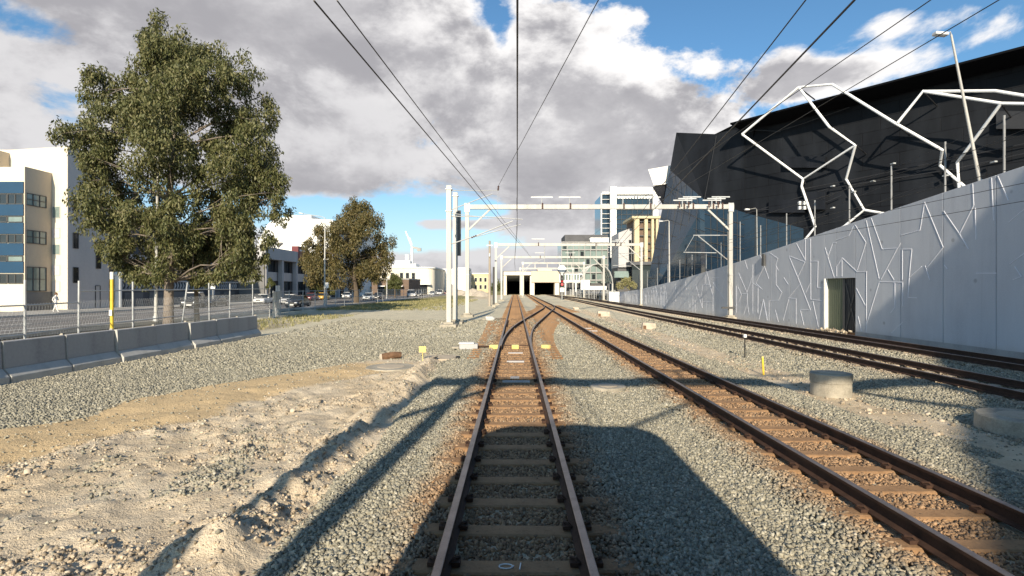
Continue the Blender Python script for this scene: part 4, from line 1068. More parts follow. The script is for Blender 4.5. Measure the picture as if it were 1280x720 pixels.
# vaulted glass canopies of the station
cv = thing('station_canopy', 'low arched glass canopy beside the far gantry legs', 'canopy', (22, 168, 0))
m = MB(); n = 10; c0 = at(747, 362, 168)
ring = lambda y: [(c0.x + 4.6 * math.cos(math.pi * k / n), y, 3.5 + 6.0 * math.sin(math.pi * k / n)) for k in range(n + 1)]
for y in (168, 172, 176, 180): m.tube(ring(y), .16, 6)
for k in range(0, n + 1, 2): m.tube([ring(168)[k], ring(180)[k]], .09, 5)
m.build('rib', M['white_steel'], cv)
m = MB(); A = ring(168.1); B = ring(180)
for k in range(n): m.add([A[k], A[k + 1], B[k + 1], B[k]], [(0, 1, 2, 3)])
m.build('glass', M['glass_grey'], cv)
m = MB()
for s in (-4.6, 4.6): m.box(c0.x + s - .2, c0.x + s + .2, 168, 168.4, -.4, 3.5)
m.build_each('column', M['white_steel'], cv)

# tunnel portal at the end of the tracks
pt = thing('tunnel_portal', 'white concrete station portal with dark openings where the tracks end', 'tunnel portal', (4, 180, 0))
Yp = 180
pc = MB(); block(pc, 629.5, 633.2, 340, 374, Yp, 6); block(pc, 651.2, 654.8, 344, 374, Yp, 6); pc.build_each('pier', M['cream'], pt)
pc = MB(); block(pc, 662.5, 668, 345, 374, Yp, 6); block(pc, 693.5, 699, 353, 374, Yp, 6); pc.build_each('pier', M['cream'], pt)
pc = MB(); block(pc, 629.5, 664, 339.5, 344, Yp - .3, 7); pc.build('lintel', M['cream'], pt)
block(MB(), 664.2, 700, 339, 353, Yp - .4, 7).build('beam', M['bbeige'], pt)
pc = MB(); block(pc, 672, 690, 334.5, 338.8, Yp + 6, 8); pc.build('roof_box', M['pink'], pt)
pc = MB()
for x in (633.3, 651.3, 668.2, 693.4): block(pc, x - .2, x + .2, 345, 370, Yp + 7, 60)
block(pc, 629.5, 700, 339, 340, Yp + 7, 70); block(pc, 629.5, 700, 339, 376, Yp + 76, 2); block(pc, 628.5, 629.5, 339, 376, Yp + 7, 70); block(pc, 700, 701, 339, 376, Yp + 7, 70)
pc.build('interior', M['dark_int'], pt)
pc = MB(); 
for k in range(7): block(pc, 633.8, 662, 345.5 + k * .9, 346.4 + k * .9, Yp + 5 + k * 5, .4)
pc.build_each('roof_beam', M['galv'], pt)
pc = MB(); block(pc, 699.2, 728, 342, 343, Yp - 6, 1); block(pc, 699.2, 728, 350.5, 353, Yp - 6, 1)
for k in range(9): block(pc, 699.3 + k * 3.5, 700.2 + k * 3.5, 343, 350.5, Yp - 6, .5)
block(pc, 706, 707.6, 353, 372, Yp - 6, .5); block(pc, 719, 720.6, 353, 372, Yp - 6, .5)
pc.build('gallery', M['white_wall'], pt)
block(MB(), 699.5, 762, 354, 376, Yp, 4).build('dark_wall', M['bdark'], pt)
pc = MB(); block(pc, 726, 737, 350, 362, 160, 1.5); block(pc, 737.2, 758, 357.5, 362, 160, 1.5); pc.build_each('sign_board', M['white_wall'], pt)
pf = thing('palisade_fence', 'dark palisade fence between the portal and the white cabinet', 'fence', (16, 150, -.4))
m = MB()
for k in range(60):
    y = 95 + k * 1.35; m.box(17.4 + .2 * math.sin(k), 17.46 + .2 * math.sin(k), y, y + .12, -.5, 1.7)
m.bar((17.4, 95, 1.4), (17.4, 176, 1.4), .06, .08); m.build('pales', M['galv'], pf)

# railway signal with red light
sg = thing('railway_signal', 'railway signal showing a red light, with a black route indicator shaped like a V', 'signal', (8.9, 104, -.3))
X_, Y_ = 8.95, 104
MB().tube([(X_, Y_, -.4), (X_, Y_, 2.2)], .09, 8).build('post', M['galv'], sg)
MB().box(X_ - .3, X_ + .3, Y_ - .12, Y_ + .1, 2.3, 4.3).build('head', M['black'], sg, bevel=.05)
m = MB(); m.bar((X_, Y_, 4.2), (X_ - .85, Y_, 5.5), .28, .12); m.bar((X_, Y_, 4.2), (X_ + .85, Y_, 5.5), .28, .12); m.build_each('route_indicator', M['black'], sg)
MB().tube([(X_, Y_ + .1, 5.7), (X_, Y_ + .2, 5.7)], .75, 20).build('backing_disc', M['white'], sg)
for zz, mt in ((2.75, M['redlamp']), (3.3, M['tail']), (3.85, M['frame'])): MB().tube([(X_, Y_ - .16, zz), (X_, Y_ - .12, zz)], .19, 14).build('lamp', mt, sg)
MB().box(X_ - .4, X_ + .4, Y_ - .3, Y_ + .3, 1.3, 2.1).build('junction_box', M['white'], sg)

# ================================================================== CONCRETE BARRIERS ON THE LEFT
def barrier_proto():
    t = thing('concrete_barrier', '', 'barrier', (0, 0, 0), 'row of concrete barriers')
    L = .918
    prof = [(-.30, .0), (.30, 0), (.30, .16), (.12, .34), (.085, .92), (.06, .94), (-.06, .94), (-.085, .92), (-.12, .34), (-.30, .16)]
    up = [(x, z) for x, z in prof if z >= .33]
    a = MB().prism([(x, -L, z) for x, z in [(.12, .34), (.085, .92), (.06, .94), (-.06, .94), (-.085, .92), (-.12, .34)]], (0, 2 * L, 0)); a.build('wall', M['barrier'], t, bevel=.012)
    b = MB().prism([(x, -L, z) for x, z in [(-.30, .0), (.30, 0), (.30, .16), (.122, .338), (-.122, .338), (-.30, .16)]], (0, 2 * L, 0)); b.build('foot', M['barrier_foot'], t, bevel=.015)
    MB().tube([(.0, L - .03, .945), (0, L + .03, .9)], .05, 6).build('lifting_loop', M['concrete'], t)
    MB().prism([(x * .99, -L - .012, z * .995 + .003) for x, z in prof], (0, .008, 0)).build('end_sun_tint', M['barrier_foot'], t)  # paler sheet on the near end: sun on the end face put into colour
    return t
bp = barrier_proto()
for i in range(9):
    y = 10.4 + i * 1.885; x = -12.6 + random.uniform(-.07, .07); z = hz(x, y) - .02
    lab = f'grey concrete barrier, {ORD[i - 1] if i else "first"} from the near end of the row' if i else 'grey concrete barrier at the near end of the row, cut by the picture edge'
    if i == 8: lab = 'last grey concrete barrier at the far end of the row'
    elif i: lab = f'grey concrete barrier, {ORD[i]} from the near end of the row'
    rz = random.uniform(-.02, .02)
    if i == 0: bp.location = (x, y, z); bp.rotation_euler.z = rz; bp.scale = (1, 1, 1.08); bp['label'] = lab
    else: copy_thing(bp, (x, y, z), rz, lab, (1, 1, random.uniform(1.05, 1.12)))

# wire fence behind the barriers
f1 = thing('wire_fence', 'wire fence of grey posts and rails behind the concrete barriers', 'fence', (-14, 20, 0))
fp = [(-13.0, 10.4), (-13.3, 12.6), (-13.5, 14.9), (-14.2, 17.6), (-14.6, 20.7), (-15.1, 24.4), (-15.9, 28.2), (-16.6, 31.5), (-17.4, 36), (-18.1, 40)]
for i, (x, y) in enumerate(fp):
    z = hz(x, y); lean = .35 if i == 5 else random.uniform(-.04, .04)
    MB().tube([(x, y, z - .1), (x + lean, y, z + 2.55)], .032, 8).build('post', M['galv'], f1)
for zz, n0, n1 in ((2.12, 3, 10), (1.75, 0, 4), (.95, 0, 10)):
    MB().tube([(x, y, hz(x, y) + zz + .1) for x, y in fp[n0:n1]], .022, 5).build('rail', M['galv'], f1)
m = MB()
for zz in (.4, .7, 1.3, 1.55): m.tube([(x, y, hz(x, y) + zz) for x, y in fp], .006, 4)
m.build('wire', M['galv'], f1)
m = MB()
for (x0, y0), (x1, y1) in zip(fp[:-1], fp[1:]):
    L_ = math.hypot(x1 - x0, y1 - y0); n = int(L_ / .14)
    for k in range(-6, n):
        for s in (0, 1):
            u0, u1 = k / n, (k + 6) / n
            if s: u0, u1 = u1, u0
            za, zb_ = .1, 1.9; c0, c1 = min(max(u0, 0), 1), min(max(u1, 0), 1)
            if c0 == c1: continue
            f0, f1_ = (c0 - u0) / (u1 - u0), (c1 - u0) / (u1 - u0)
            pa = Vector((x0 + (x1 - x0) * c0, y0 + (y1 - y0) * c0, 0)); pb = Vector((x0 + (x1 - x0) * c1, y0 + (y1 - y0) * c1, 0))
            g_ = hz(x0, y0); pa.z = g_ + za + (zb_ - za) * f0; pb.z = g_ + za + (zb_ - za) * f1_
            m.tube([pa, pb], .002, 3, cap=False)
m.build('wire_mesh', M['galv'], f1, recalc=False)
f2 = thing('roadside_fence', 'thin wire fence running along the verge beside the road', 'fence', (-20, 60, 0))
fq = [(-18.3, 41), (-19.2, 43.5), (-19.9, 46)] + [(-20.4 - .01 * k, 49 + 3.2 * k) for k in range(28)]
for x, y in fq: MB().tube([(x, y, hz(x, y) - .1), (x, y, hz(x, y) + 2.1)], .035, 6).build('post', M['galv'], f2)
for zz in (2.0, 1.2): MB().tube([(x, y, hz(x, y) + zz) for x, y in fq], .022, 4).build('rail', M['galv'], f2)
m = MB()
for (x0, y0), (x1, y1) in zip(fq[:3], fq[1:4]):
    for k in range(14):
        u = k / 14; x, y = x0 + (x1 - x0) * u, y0 + (y1 - y0) * u; m.bar((x, y, hz(x, y)), (x, y, hz(x, y) + 2.), .012, .012)
m.build('wire_mesh', M['galv'], f2)
def sign(x, y, zc, s, label, post=True, mt='white'):
    t = thing('sign', label, 'sign', (x, y, hz(x, y)), None)
    MB().box(x - s * .7, x + s * .7, y - .04, y - .02, zc - s, zc + s).build('plate', M[mt], t)
    if post: MB().tube([(x, y, hz(x, y) - .1), (x, y, zc + s)], .05, 6).build('post', M['galv'], t)
sign(-20.2, 46.2, 2.0, .26, 'blank white sign on the corner post of the wire fence')
sign(-37.9, 68, 2.35, .40, 'small white sign in front of the garage below the gum tree')
sign(-24.3, 70, 2.4, .35, 'small white sign fixed beside the slim white street lamp')
# yellow pole
x, y = -13.85, 18.6
t = thing('yellow_pole', 'yellow pole with a white top standing behind the barriers', 'pole', (x, y, hz(x, y)))
MB().tube([(x, y, hz(x, y) - .1), (x, y, 2.35)], .055, 10).build('pole', M['yellow'], t)
MB().tube([(x, y, 2.351), (x, y, 2.6)], .06, 10).build('cap', M['white'], t)
MB().box(x - .05, x + .05, y - .07, y - .056, 1.1, 1.3).build('sticker', M['white'], t)
street_lamp((-24.35, 36.7, -.2), (-24.2, 36.7, 10.9), 'white street lamp rising through the large gum tree', (-2.6, 0, .5), .11)
street_lamp((-23.35, 66.5, -.2), (-23.3, 66.5, 10.6), 'slim white street lamp with a long arm, left of the rounded tree', (-2.75, 0, .55), .10)
street_lamp((-26.0, 110, -.2), (-26.0, 110, 9.2), 'yellowish street lamp right of the rounded tree, beside the small tree', (-2.2, 0, .4), .12)
# ================================================================== BUILDINGS ON THE LEFT
def win(mb_g, mb_f, P, n, nx=1, ny=1, w=.07):
    """window on a face: P four corners (bl, br, tr, tl), n outward"""
    P = [Vector(p) for p in P]; n = Vector(n)
    mb_g.prism([p + n * .004 for p in P], n * .02)
    for k in range(nx + 1):
        u = k / nx; mb_f.bar(P[0].lerp(P[1], u) + n * .04, P[3].lerp(P[2], u) + n * .04, w, w)
    for k in range(ny + 1):
        u = k / ny; mb_f.bar(P[0].lerp(P[3], u) + n * .04, P[1].lerp(P[2], u) + n * .04, w, w)
b1 = thing('apartment_building', 'cream four storey block with blue window bands at the left picture edge', 'building', (-47, 55, -.2))
MB().prism([(-62, 55.6, -.3), (-46, 55.6, -.3), (-46, 55.6, 16.6), (-51.8, 55.6, 16.25), (-62, 55.6, 16.2)], (0, 5.7, 0)).build('main_block', M['bwhite'], b1)
MB().box(-46.0, -45.97, 55.62, 61.3, -.2, 16.55).build('side_wall', M['bgrey'], b1)
MB().box(-64, -51.95, 54.0, 55.58, 13, 15.9).build('upper_block', M['bbeige'], b1)
MB().box(-64, -47.64, 52.53, 55.58, -.25, 13.8).build('bay', M['bwhite'], b1)
MB().prism([(-47.63, 52.5, 1.66), (-47.63, 55.6, 1.66), (-47.63, 55.6, 13.84), (-47.63, 52.5, 13.84)], (.06, 0, 0)).build('bay_side', M['bbeige'], b1)
MB().box(-47.63, -47.52, 52.45, 55.6, -.25, 1.65).build('plinth', M['plinth'], b1)
def zb(y): return H - (y - CY) / F * 52.5
for y0, y1 in ((226.5, 241), (255, 269), (278, 292), (304, 319), (327, 341)):
    MB().box(-64, -47.68, 52.44, 52.528, zb(y1), zb(y0)).build('blue_band', M['bblue'], b1)
for y0, y1, full in ((242, 254.5, 1), (270, 277, 0), (293, 303, 1), (320, 326.5, 0), (342.5, 354, 1)):
    for k in range(7):
        a, f = MB(), MB(); x1 = -47.75 - k * 1.55; x0 = x1 - 1.45
        win(a, f, [(x0, 52.5, zb(y1)), (x1, 52.5, zb(y1)), (x1, 52.5, zb(y0)), (x0, 52.5, zb(y0))], (0, -1, 0), 2 if full else 1, 1, .07)
        fr = f.build('window', M['frame'], b1); a.build('pane', M['glass_dark'] if (k + full) % 3 else M['glass_grey'], fr)
for z0, z1 in ((10.15, 11.3), (6.45, 7.7), (1.75, 4.1)):
    a, f = MB(), MB(); win(a, f, [(-47.57, 52.62, z0), (-47.57, 54.85, z0), (-47.57, 54.85, z1), (-47.57, 52.62, z1)], (1, 0, 0), 3, 2, .07)
    fr = f.build('window', M['frame'], b1); a.build('pane', M['glass_grey'], fr)
for y, z0, z1 in ((56.6, 10.1, 11.7), (56.6, 6.2, 7.8), (56.6, 2.6, 4.2), (59.7, 4.2, 6.3), (59.6, -.2, 2.3)):
    a, f = MB(), MB(); win(a, f, [(-45.97, y - .33, z0), (-45.97, y + .33, z0), (-45.97, y + .33, z1), (-45.97, y - .33, z1)], (1, 0, 0), 1, 1, .06)
    fr = f.build('window' if z0 > 0 else 'door', M['frame'], b1); a.build('pane', M['glass_dark'] if z0 > 0 else M['bgrey'], fr)
for z0, z1, mt in ((9.25, 10.4, 'glass_grey'), (7.2, 8.2, 'bgrey'), (5.5, 6.5, 'glass_grey'), (3.4, 4.4, 'bgrey'), (1.7, 2.7, 'bgrey')):  # grey slots put in for the bay's notched shadow, together with windows
    a, f = MB(), MB(); win(a, f, [(-47.5, 55.6, z0), (-46.75, 55.6, z0), (-46.75, 55.6, z1), (-47.5, 55.6, z1)], (0, -1, 0), 1, 1, .03)
    fr = f.build('window', M['bgrey'], b1); a.build('pane', M[mt], fr)

b2 = thing('garage_building', 'dark grey building with a pale wavy balustrade over garages, behind the gum tree', 'building', (-47, 75, -.2))
MB().box(-66, -46.2, 61.4, 90.6, -.3, 1.85).build('garage_wall', M['bdark'], b2)
MB().box(-66, -48.4, 61.5, 90.4, 1.86, 11.2).build('upper_wall', M['bdark'], b2)
MB().box(-66, -48.1, 61.4, 90.5, 11.21, 11.6).build('roof_edge', M['fascia'], b2)
MB().box(-48.38, -48.2, 62, 90, 5.6, 6.3).build('string_course', M['bgrey'], b2)
m = MB(); y = 61.9
while y < 90.3:
    m.tube([(-46.35, y, 1.9), (-46.3, y + .16, 2.35), (-46.35, y + .05, 2.85)], [.07, .13, .06], 6); y += .62
m.box(-46.5, -46.2, 61.6, 90.5, 2.86, 3.05).box(-46.5, -46.2, 61.6, 90.5, 1.86, 1.95); m.build('balustrade', M['fascia'], b2)
for k in range(8):
    a, f = MB(), MB(); y0 = 63 + k * 3.4
    win(a, f, [(-48.4, y0, 6.9), (-48.4, y0 + 2.2, 6.9), (-48.4, y0 + 2.2, 9.6), (-48.4, y0, 9.6)], (1, 0, 0), 2, 1)
    fr = f.build('window', M['frame'], b2); a.build('pane', M['glass_dark'], fr)
    a, f = MB(), MB(); win(a, f, [(-48.4, y0, 2.9), (-48.4, y0 + 2.2, 2.9), (-48.4, y0 + 2.2, 5.2), (-48.4, y0, 5.2)], (1, 0, 0), 2, 1)
    fr = f.build('window', M['frame'], b2); a.build('pane', M['glass_dark'], fr)
for k in range(6): MB().box(-46.19, -46.14, 64 + k * 4.4, 67.2 + k * 4.4, -.2, 1.5).build('garage_door', M['plinth'], b2)
for y, mt, zt_ in ((62.2, 'white_wall', 3.9), (81.6, 'fascia', 3.7)):
    m = MB().lathe(-45.6, y, [(.36, -.25), (.36, zt_ - .5), (.5, zt_ - .3), (.3, zt_)], 14); m.build('gate_pillar', M[mt], b2)

b3 = thing('shop_building', 'grey shop building with white columns under a pale fascia, left of the rounded tree', 'building', (-43, 100, -.2))
MB().box(-62, -43.1, 91, 150, -.3, 8.3).build('body', M['bdark'], b3)
MB().box(-62, -42.0, 90.85, 91.2, -.25, 8.35).build('end_wall', M['plinth'], b3)
MB().box(-43.4, -41.8, 90.8, 112, 7.0, 9.0).build('fascia', M['fascia'], b3)
MB().box(-43.4, -41.9, 112.1, 150, 6.9, 8.2).build('fascia', M['bdark'], b3)
for k in range(9): MB().box(-42.6, -41.85, 91.2 + k * 6.3, 91.9 + k * 6.3, -.25, 6.98).build('column', M['fascia'], b3)
for k in range(9):
    a, f = MB(), MB(); y0 = 92.2 + k * 6.3
    win(a, f, [(-43.08, y0, 4.9), (-43.08, y0 + 5.0, 4.9), (-43.08, y0 + 5., 6.9), (-43.08, y0, 6.9)], (1, 0, 0), 4, 1)
    fr = f.build('window', M['frame'], b3); a.build('pane', M['glass_dark'], fr)
    MB().box(-43.08, -42.7, y0 - .2, y0 + 5.2, 3.3, 4.85).build('spandrel', M['bgrey'], b3)
    MB().box(-43.08, -43.0, y0, y0 + 5.0, -.2, 3.2).build('shop_front', M['glass_dark'], b3)
MB().box(-43.0, -41.75, 104.4, 109.5, 7.3, 10.1).build('red_panel', M['red'], b3)
MB().box(-41.74, -41.7, 105, 108.9, 9.2, 9.5).build('panel_stripe', M['white'], b3)
m = MB(); m.tube([(-44, 101, 9.0), (-44, 101, 9.9)], .1, 6); m.lathe(-44, 101, [(.1, 9.6), (.7, 10.2), (.75, 10.5)], 14); m.build('satellite_dish', M['roofgrey'], b3)

b4 = thing('white_hall', 'large plain white hall with a curved roof edge behind the shops', 'building', (-55, 130, -.2))
MB().prism([(-80, 131, -.3), (-44, 131, -.3), (-44, 131, 18.5), (-56.5, 131, 19.1), (-58.2, 131, 18.7), (-60, 131, 17.2), (-61.6, 131, 14.2), (-62.6, 131, 11.4), (-80, 131, 11.2)], (0, 40, 0)).build('hall', M['white_wall'], b4)
m = MB(); m.box(-62, -44, 130.94, 130.98, 9.5, 9.6)
for k in range(5): m.box(-59 + k * 3.4, -58.94 + k * 3.4, 130.93, 130.97, 0, 18)
m.build('cladding_joint', M['fascia'], b4)
MB().box(-56, -50, 133, 140, 19.0, 19.9).build('roof_vent', M['white'], b4)
b5 = thing('round_corner_building', 'cream two storey building with a rounded corner beyond the small tree', 'building', (-40, 200, -.2))
P = [(-70, 201), (-33.2, 201)] + [(-33.2 + 3.2 * math.sin(a), 204.2 - 3.2 * math.cos(a)) for a in np.linspace(.2, 1.57, 7)] + [(-30, 240), (-70, 240)]
MB().prism([(x, y, -.3) for x, y in P], (0, 0, 9.6)).build('wall', M['cream'], b5)
MB().prism([(x + (.3 if x > -40 else 0), y - .3, 9.31) for x, y in P], (0, 0, .5)).build('cornice', M['white_wall'], b5)
for k in range(6):
    for z0, z1 in ((5.3, 7.6),):
        x0 = -52 + k * 3.0 if k < 3 else -42.6 + (k - 3) * 2.2; a, f = MB(), MB(); win(a, f, [(x0, 201, z0), (x0 + 1.1, 201, z0), (x0 + 1.1, 201, z1), (x0, 201, z1)], (0, -1, 0), 1, 2, .1)
        fr = f.build('window', M['frame'], b5); a.build('pane', M['glass_dark'], fr)
MB().box(-40, -31, 199.3, 200.95, 3.3, 3.6).build('awning', M['white'], b5)
MB().box(-39.5, -32.5, 200.9, 200.97, -.2, 3.2).build('shop_front', M['glass_dark'], b5)
m = MB(); m.box(-49, -38, 208, 216, 9.85, 11.3).box(-46, -40.5, 209, 214, 11.3, 12.6).box(-42.5, -41.3, 210, 211, 12.6, 15).box(-50, -49.4, 208, 209, 9.85, 14.5); m.build('roof_plant', M['white'], b5)
b6 = thing('brick_shop', 'low dark brick shop with a parapet behind the small tree', 'building', (-38, 165, -.2))
MB().box(-62, -32.5, 166, 186, -.3, 4.6).build('wall', M['brick'], b6)
MB().box(-62.1, -32.4, 165.8, 186, 4.61, 5.0).build('parapet', M['roofgrey'], b6)
MB().box(-48, -34, 164.2, 165.9, 2.5, 2.75).build('awning', M['white'], b6)
MB().box(-47, -35, 165.9, 165.98, -.2, 2.3).build('shop_front', M['glass_dark'], b6)
b6b = thing('brick_pylon', 'tall dark brown pillar standing right of the rounded tree', 'pillar', (-35.6, 138, -.2))
MB().box(-36.3, -34.9, 137.5, 138.6, -.25, 8.2).build('pillar', M['brick'], b6b); MB().box(-36.6, -34.6, 137.2, 138.9, 8.21, 8.6).build('cap', M['roofgrey'], b6b)
b7 = thing('white_warehouse', 'plain white flat roofed building just right of the white masts', 'building', (-26, 230, -.2))
MB().box(-33, -21, 231, 262, -.3, 10.2).build('wall', M['white_wall'], b7); MB().box(-26, -20.6, 238, 255, 10.2, 9.0 + 2).build('roof_box', M['white'], b7)
MB().box(-29, -25, 230.9, 230.97, -.2, 3.6).build('roller_door', M['roofgrey'], b7)
b8 = thing('ochre_building', 'yellowish flats far beyond the sand heaps, left of the portal', 'building', (-17, 260, -.2))
MB().box(-22.5, -12.5, 261, 280, -.3, 8.8).build('wall', M['ochre'], b8)
for k in range(4):
    for z0 in (1.5, 5):
        a, f = MB(), MB(); x0 = -21.8 + k * 2.3; win(a, f, [(x0, 261, z0), (x0 + 1.2, 261, z0), (x0 + 1.2, 261, z0 + 2.), (x0, 261, z0 + 2.)], (0, -1, 0), 1, 1, .1)
        fr = f.build('window', M['white'], b8); a.build('pane', M['glass_dark'], fr)
MB().box(-22.7, -12.3, 260.8, 280, 8.81, 9.2).build('roof', M['white_wall'], b8)
for i, (x, y, r, h) in enumerate(((-9.5, 150, 3.0, 1.6), (-12.5, 158, 3.6, 2.1), (-17.5, 170, 4., 1.8))):
    t = thing('sand_heap', ('small pale sand heap nearest to the timber pole', 'tallest pale sand heap beyond the timber pole', 'broad pale sand heap in front of the yellowish flats')[i], 'sand heap', (x, y, -.2))
    m = MB(); n = 18
    prof = [(1, 0), (.8, .28), (.55, .6), (.3, .85), (.08, 1)]
    vs = []
    for r_, z_ in prof:
        for k in range(n):
            a = 2 * math.pi * k / n; q = r_ * r * (1 + .18 * math.sin(3 * a + i) + .1 * random.uniform(-1, 1)); vs.append((x + q * math.cos(a), y + q * math.sin(a), -.35 + h * z_ * (1 + .1 * random.uniform(-1, 1))))
    fs = [(j * n + k, j * n + (k + 1) % n, (j + 1) * n + (k + 1) % n, (j + 1) * n + k) for j in range(4) for k in range(n)] + [tuple(range(4 * n, 5 * n))]
    m.add(vs, fs).build('heap', M['rubble'], t, smooth=True)
cr = thing('tower_crane', 'slim white tower crane with a raised jib above the cream building', 'crane', (-80, 420, 0))
m = MB(); a = at(515, 332, 420); b = at(515, 309, 420); m.bar(Vector((a.x, 420, -1)), b, 1.6, 1.6); m.build('mast', M['white_wall'], cr)
m = MB(); e = at(507, 289, 420); m.bar(b, e, .9, .9); m.bar(b + Vector((0, 0, 2)), b.lerp(e, .6) + Vector((1.2, 0, 0)), .5, .5); m.build('jib', M['white_wall'], cr)
m = MB(); m.bar(b, b + Vector((5, 0, -1.)), 1.4, 1.4); m.box(b.x + 4, b.x + 7, 419, 421, b.z - 3, b.z - .6); m.build('counterweight', M['roofgrey'], cr)

# ================================================================== TREES
def leaves_mesh(name, clumps, n, size, mat, parent, droop=1.0):
    C = np.array([c[:3] for c in clumps]); Rr = np.array([c[3] for c in clumps]); w = Rr ** 2.1; w /= w.sum()
    sub = []; sr = []
    for c, r, q in zip(C, Rr, w):
        k = int(6 + r * 9)
        d = rng.normal(size=(k, 3)); d /= np.linalg.norm(d, axis=1)[:, None]
        rad = r * rng.uniform(.35, 1.0, k) ** .7
        sub.append(c + d * rad[:, None] * np.array([1, 1, 1.0])); sr.append(np.full(k, r * .27 + .10) * rng.uniform(.75, 1.3, k))
    S_ = np.concatenate(sub); SR = np.concatenate(sr); p = SR ** 2; p /= p.sum()
    idx = rng.choice(len(S_), n, p=p)
    d = rng.normal(size=(n, 3)); d /= np.linalg.norm(d, axis=1)[:, None]
    pos = S_[idx] + d * (SR[idx] * rng.random(n) ** .5)[:, None] * np.array([1.05, 1.05, 1.25])
    ax = rng.normal(size=(n, 3)) * .55 + np.array([0, 0, -droop]); ax /= np.linalg.norm(ax, axis=1)[:, None]
    sd = np.cross(ax, rng.normal(size=(n, 3))); sd /= np.linalg.norm(sd, axis=1)[:, None]
    L = size * rng.uniform(.65, 1.35, n); W = L * rng.uniform(.13, .22, n)
    a = pos; b = pos + ax * (L * .45)[:, None] + sd * W[:, None]; c = pos + ax * L[:, None]; e = pos + ax * (L * .45)[:, None] - sd * W[:, None]
    V = np.stack([a, b, c, e], 1).reshape(-1, 3)
    me = bpy.data.meshes.new(name); me.vertices.add(n * 4); me.vertices.foreach_set('co', V.astype(np.float32).ravel())
    me.loops.add(n * 4); me.loops.foreach_set('vertex_index', np.arange(n * 4, dtype=np.int32)); me.polygons.add(n)
    me.polygons.foreach_set('loop_start', np.arange(0, n * 4, 4, dtype=np.int32)); me.polygons.foreach_set('loop_total', np.full(n, 4, np.int32)); me.update()
    me.materials.append(mat); o = bpy.data.objects.new(name, me); COL.objects.link(o); adopt(o, parent); return S_
def limb(mb, p, q, r0, r1, sag=.12, n=6):
    p, q = Vector(p), Vector(q); L = (q - p).length; pts = []; rr = []
    off = Vector((random.uniform(-1, 1), random.uniform(-1, 1), .6)) * L * sag
    for i in range(n + 1):
        u = i / n; pts.append(p.lerp(q, u) + off * 4 * u * (1 - u) + Vector((random.gauss(0, .02), random.gauss(0, .02), random.gauss(0, .02))) * L * .5 * (0 < i < n)); rr.append(r0 + (r1 - r0) * u)
    mb.tube(pts, rr, 7); return pts
def tree(name, label, trunk, rad, clumps, n, size, lm, bm, group=None, twig=3):
    t = thing(name, label, 'tree', trunk[0], group)
    m = MB(); m.tube([(trunk[0][0], trunk[0][1], trunk[0][2] - .2)] + [tuple(p) for p in trunk], [rad * 1.5, rad * 1.12] + [rad * (1 - .72 * i / (len(trunk) - 1)) for i in range(1, len(trunk))], 12)
    m.build('trunk', M[bm], t, smooth=True)
    S_ = leaves_mesh('crown', clumps, n, size, M[lm], t)
    b = MB()
    for c in clumps:
        c = Vector(c[:3])
        base_ = max((Vector(p) for p in trunk[1:]), key=lambda p: -((c - p).length + 1.5 * max(p.z - c.z + .5, 0)))
        pts = limb(b, base_, c, rad * .24, rad * .07)
        near = sorted((Vector(s) for s in S_ if (Vector(s) - c).length < 3.2), key=lambda s: random.random())[:twig]
        for s in near: limb(b, pts[random.choice((3, 4, 5))], s, rad * .09, rad * .03, .1, 3)
    b.build('branches', M[bm], t, smooth=True)
    return t
random.seed(21); rng = np.random.default_rng(5)
def clump(x, y, r, Y, dy=0.): 
    p = at(x, y, Y); return (p.x, Y + dy, p.z, r / F * Y)
T1 = [(208, 54, 30, 0), (190, 66, 26, 1), (228, 70, 32, -1), (168, 80, 33, 1.5), (252, 78, 30, 1), (296, 92, 26, 0), (284, 112, 26, -2), (128, 112, 28, 0), (150, 120, 30, 2.5), (205, 105, 40, 2), (245, 118, 36, -2), (306, 138, 28, 1), (122, 172, 24, -1), (116, 205, 18, 0), (140, 178, 32, -2),
      (178, 165, 30, 3), (222, 168, 30, -3), (262, 170, 32, 2), (318, 180, 25, -1), (300, 178, 24, 2.5), (128, 228, 26, 1), (135, 262, 28, -1.5), (124, 270, 20, 1), (165, 245, 24, 3), (240, 215, 40, -2.5), (290, 215, 34, -1), (325, 212, 26, 1), (340, 226, 18, 0), (270, 245, 30, 2), (305, 255, 28, -1), (225, 250, 24, 3),
      (150, 298, 26, -1), (172, 318, 26, 1), (145, 325, 18, .5), (182, 340, 16, -.5), (215, 300, 30, 2), (245, 285, 32, -2), (275, 295, 30, 1), (308, 290, 22, -1), (326, 295, 15, .5), (235, 330, 24, 1), (268, 325, 24, 2), (300, 328, 18, -1), (312, 345, 11, 0), (200, 345, 12, 0), (108, 225, 14, 0), (182, 52, 13, 0), (275, 330, 22, 3), (250, 310, 26, 3)]
T1B = [(150, 210, 20, -2), (185, 200, 18, 2), (200, 140, 30, 0), (270, 140, 24, 1), (165, 140, 22, -1), (135, 150, 20, 2), (255, 195, 24, 0), (300, 232, 24, 1.5), (108, 196, 13, 0), (345, 245, 14, 0), (338, 265, 16, 1), (200, 268, 20, -3), (130, 240, 18, 2), (160, 275, 20, 1), (190, 320, 18, 2), (228, 275, 20, -2), (214, 335, 16, -1), (258, 347, 12, 0), (160, 338, 15, 1), (286, 345, 13, -1), (140, 312, 18, -.5), (235, 350, 9, 1), (318, 318, 14, .5)]
g0 = hz(-23.3, 36.4)
tree('gum_tree', 'large gum tree with a ragged olive crown standing by the road', [(-23.3, 36.4, g0), (-23.25, 36.4, 2.4), (-23.0, 36.3, 5.2), (-23.25, 36.4, 8.0), (-22.8, 36.3, 11.5), (-23.2, 36.5, 15.0), (-23.3, 36.4, 18.2)], .30,
     [clump(x, y, r * 1.0, 36.4, d) for x, y, r, d in T1 + T1B], 150000, .235, 'leaf', 'bark')
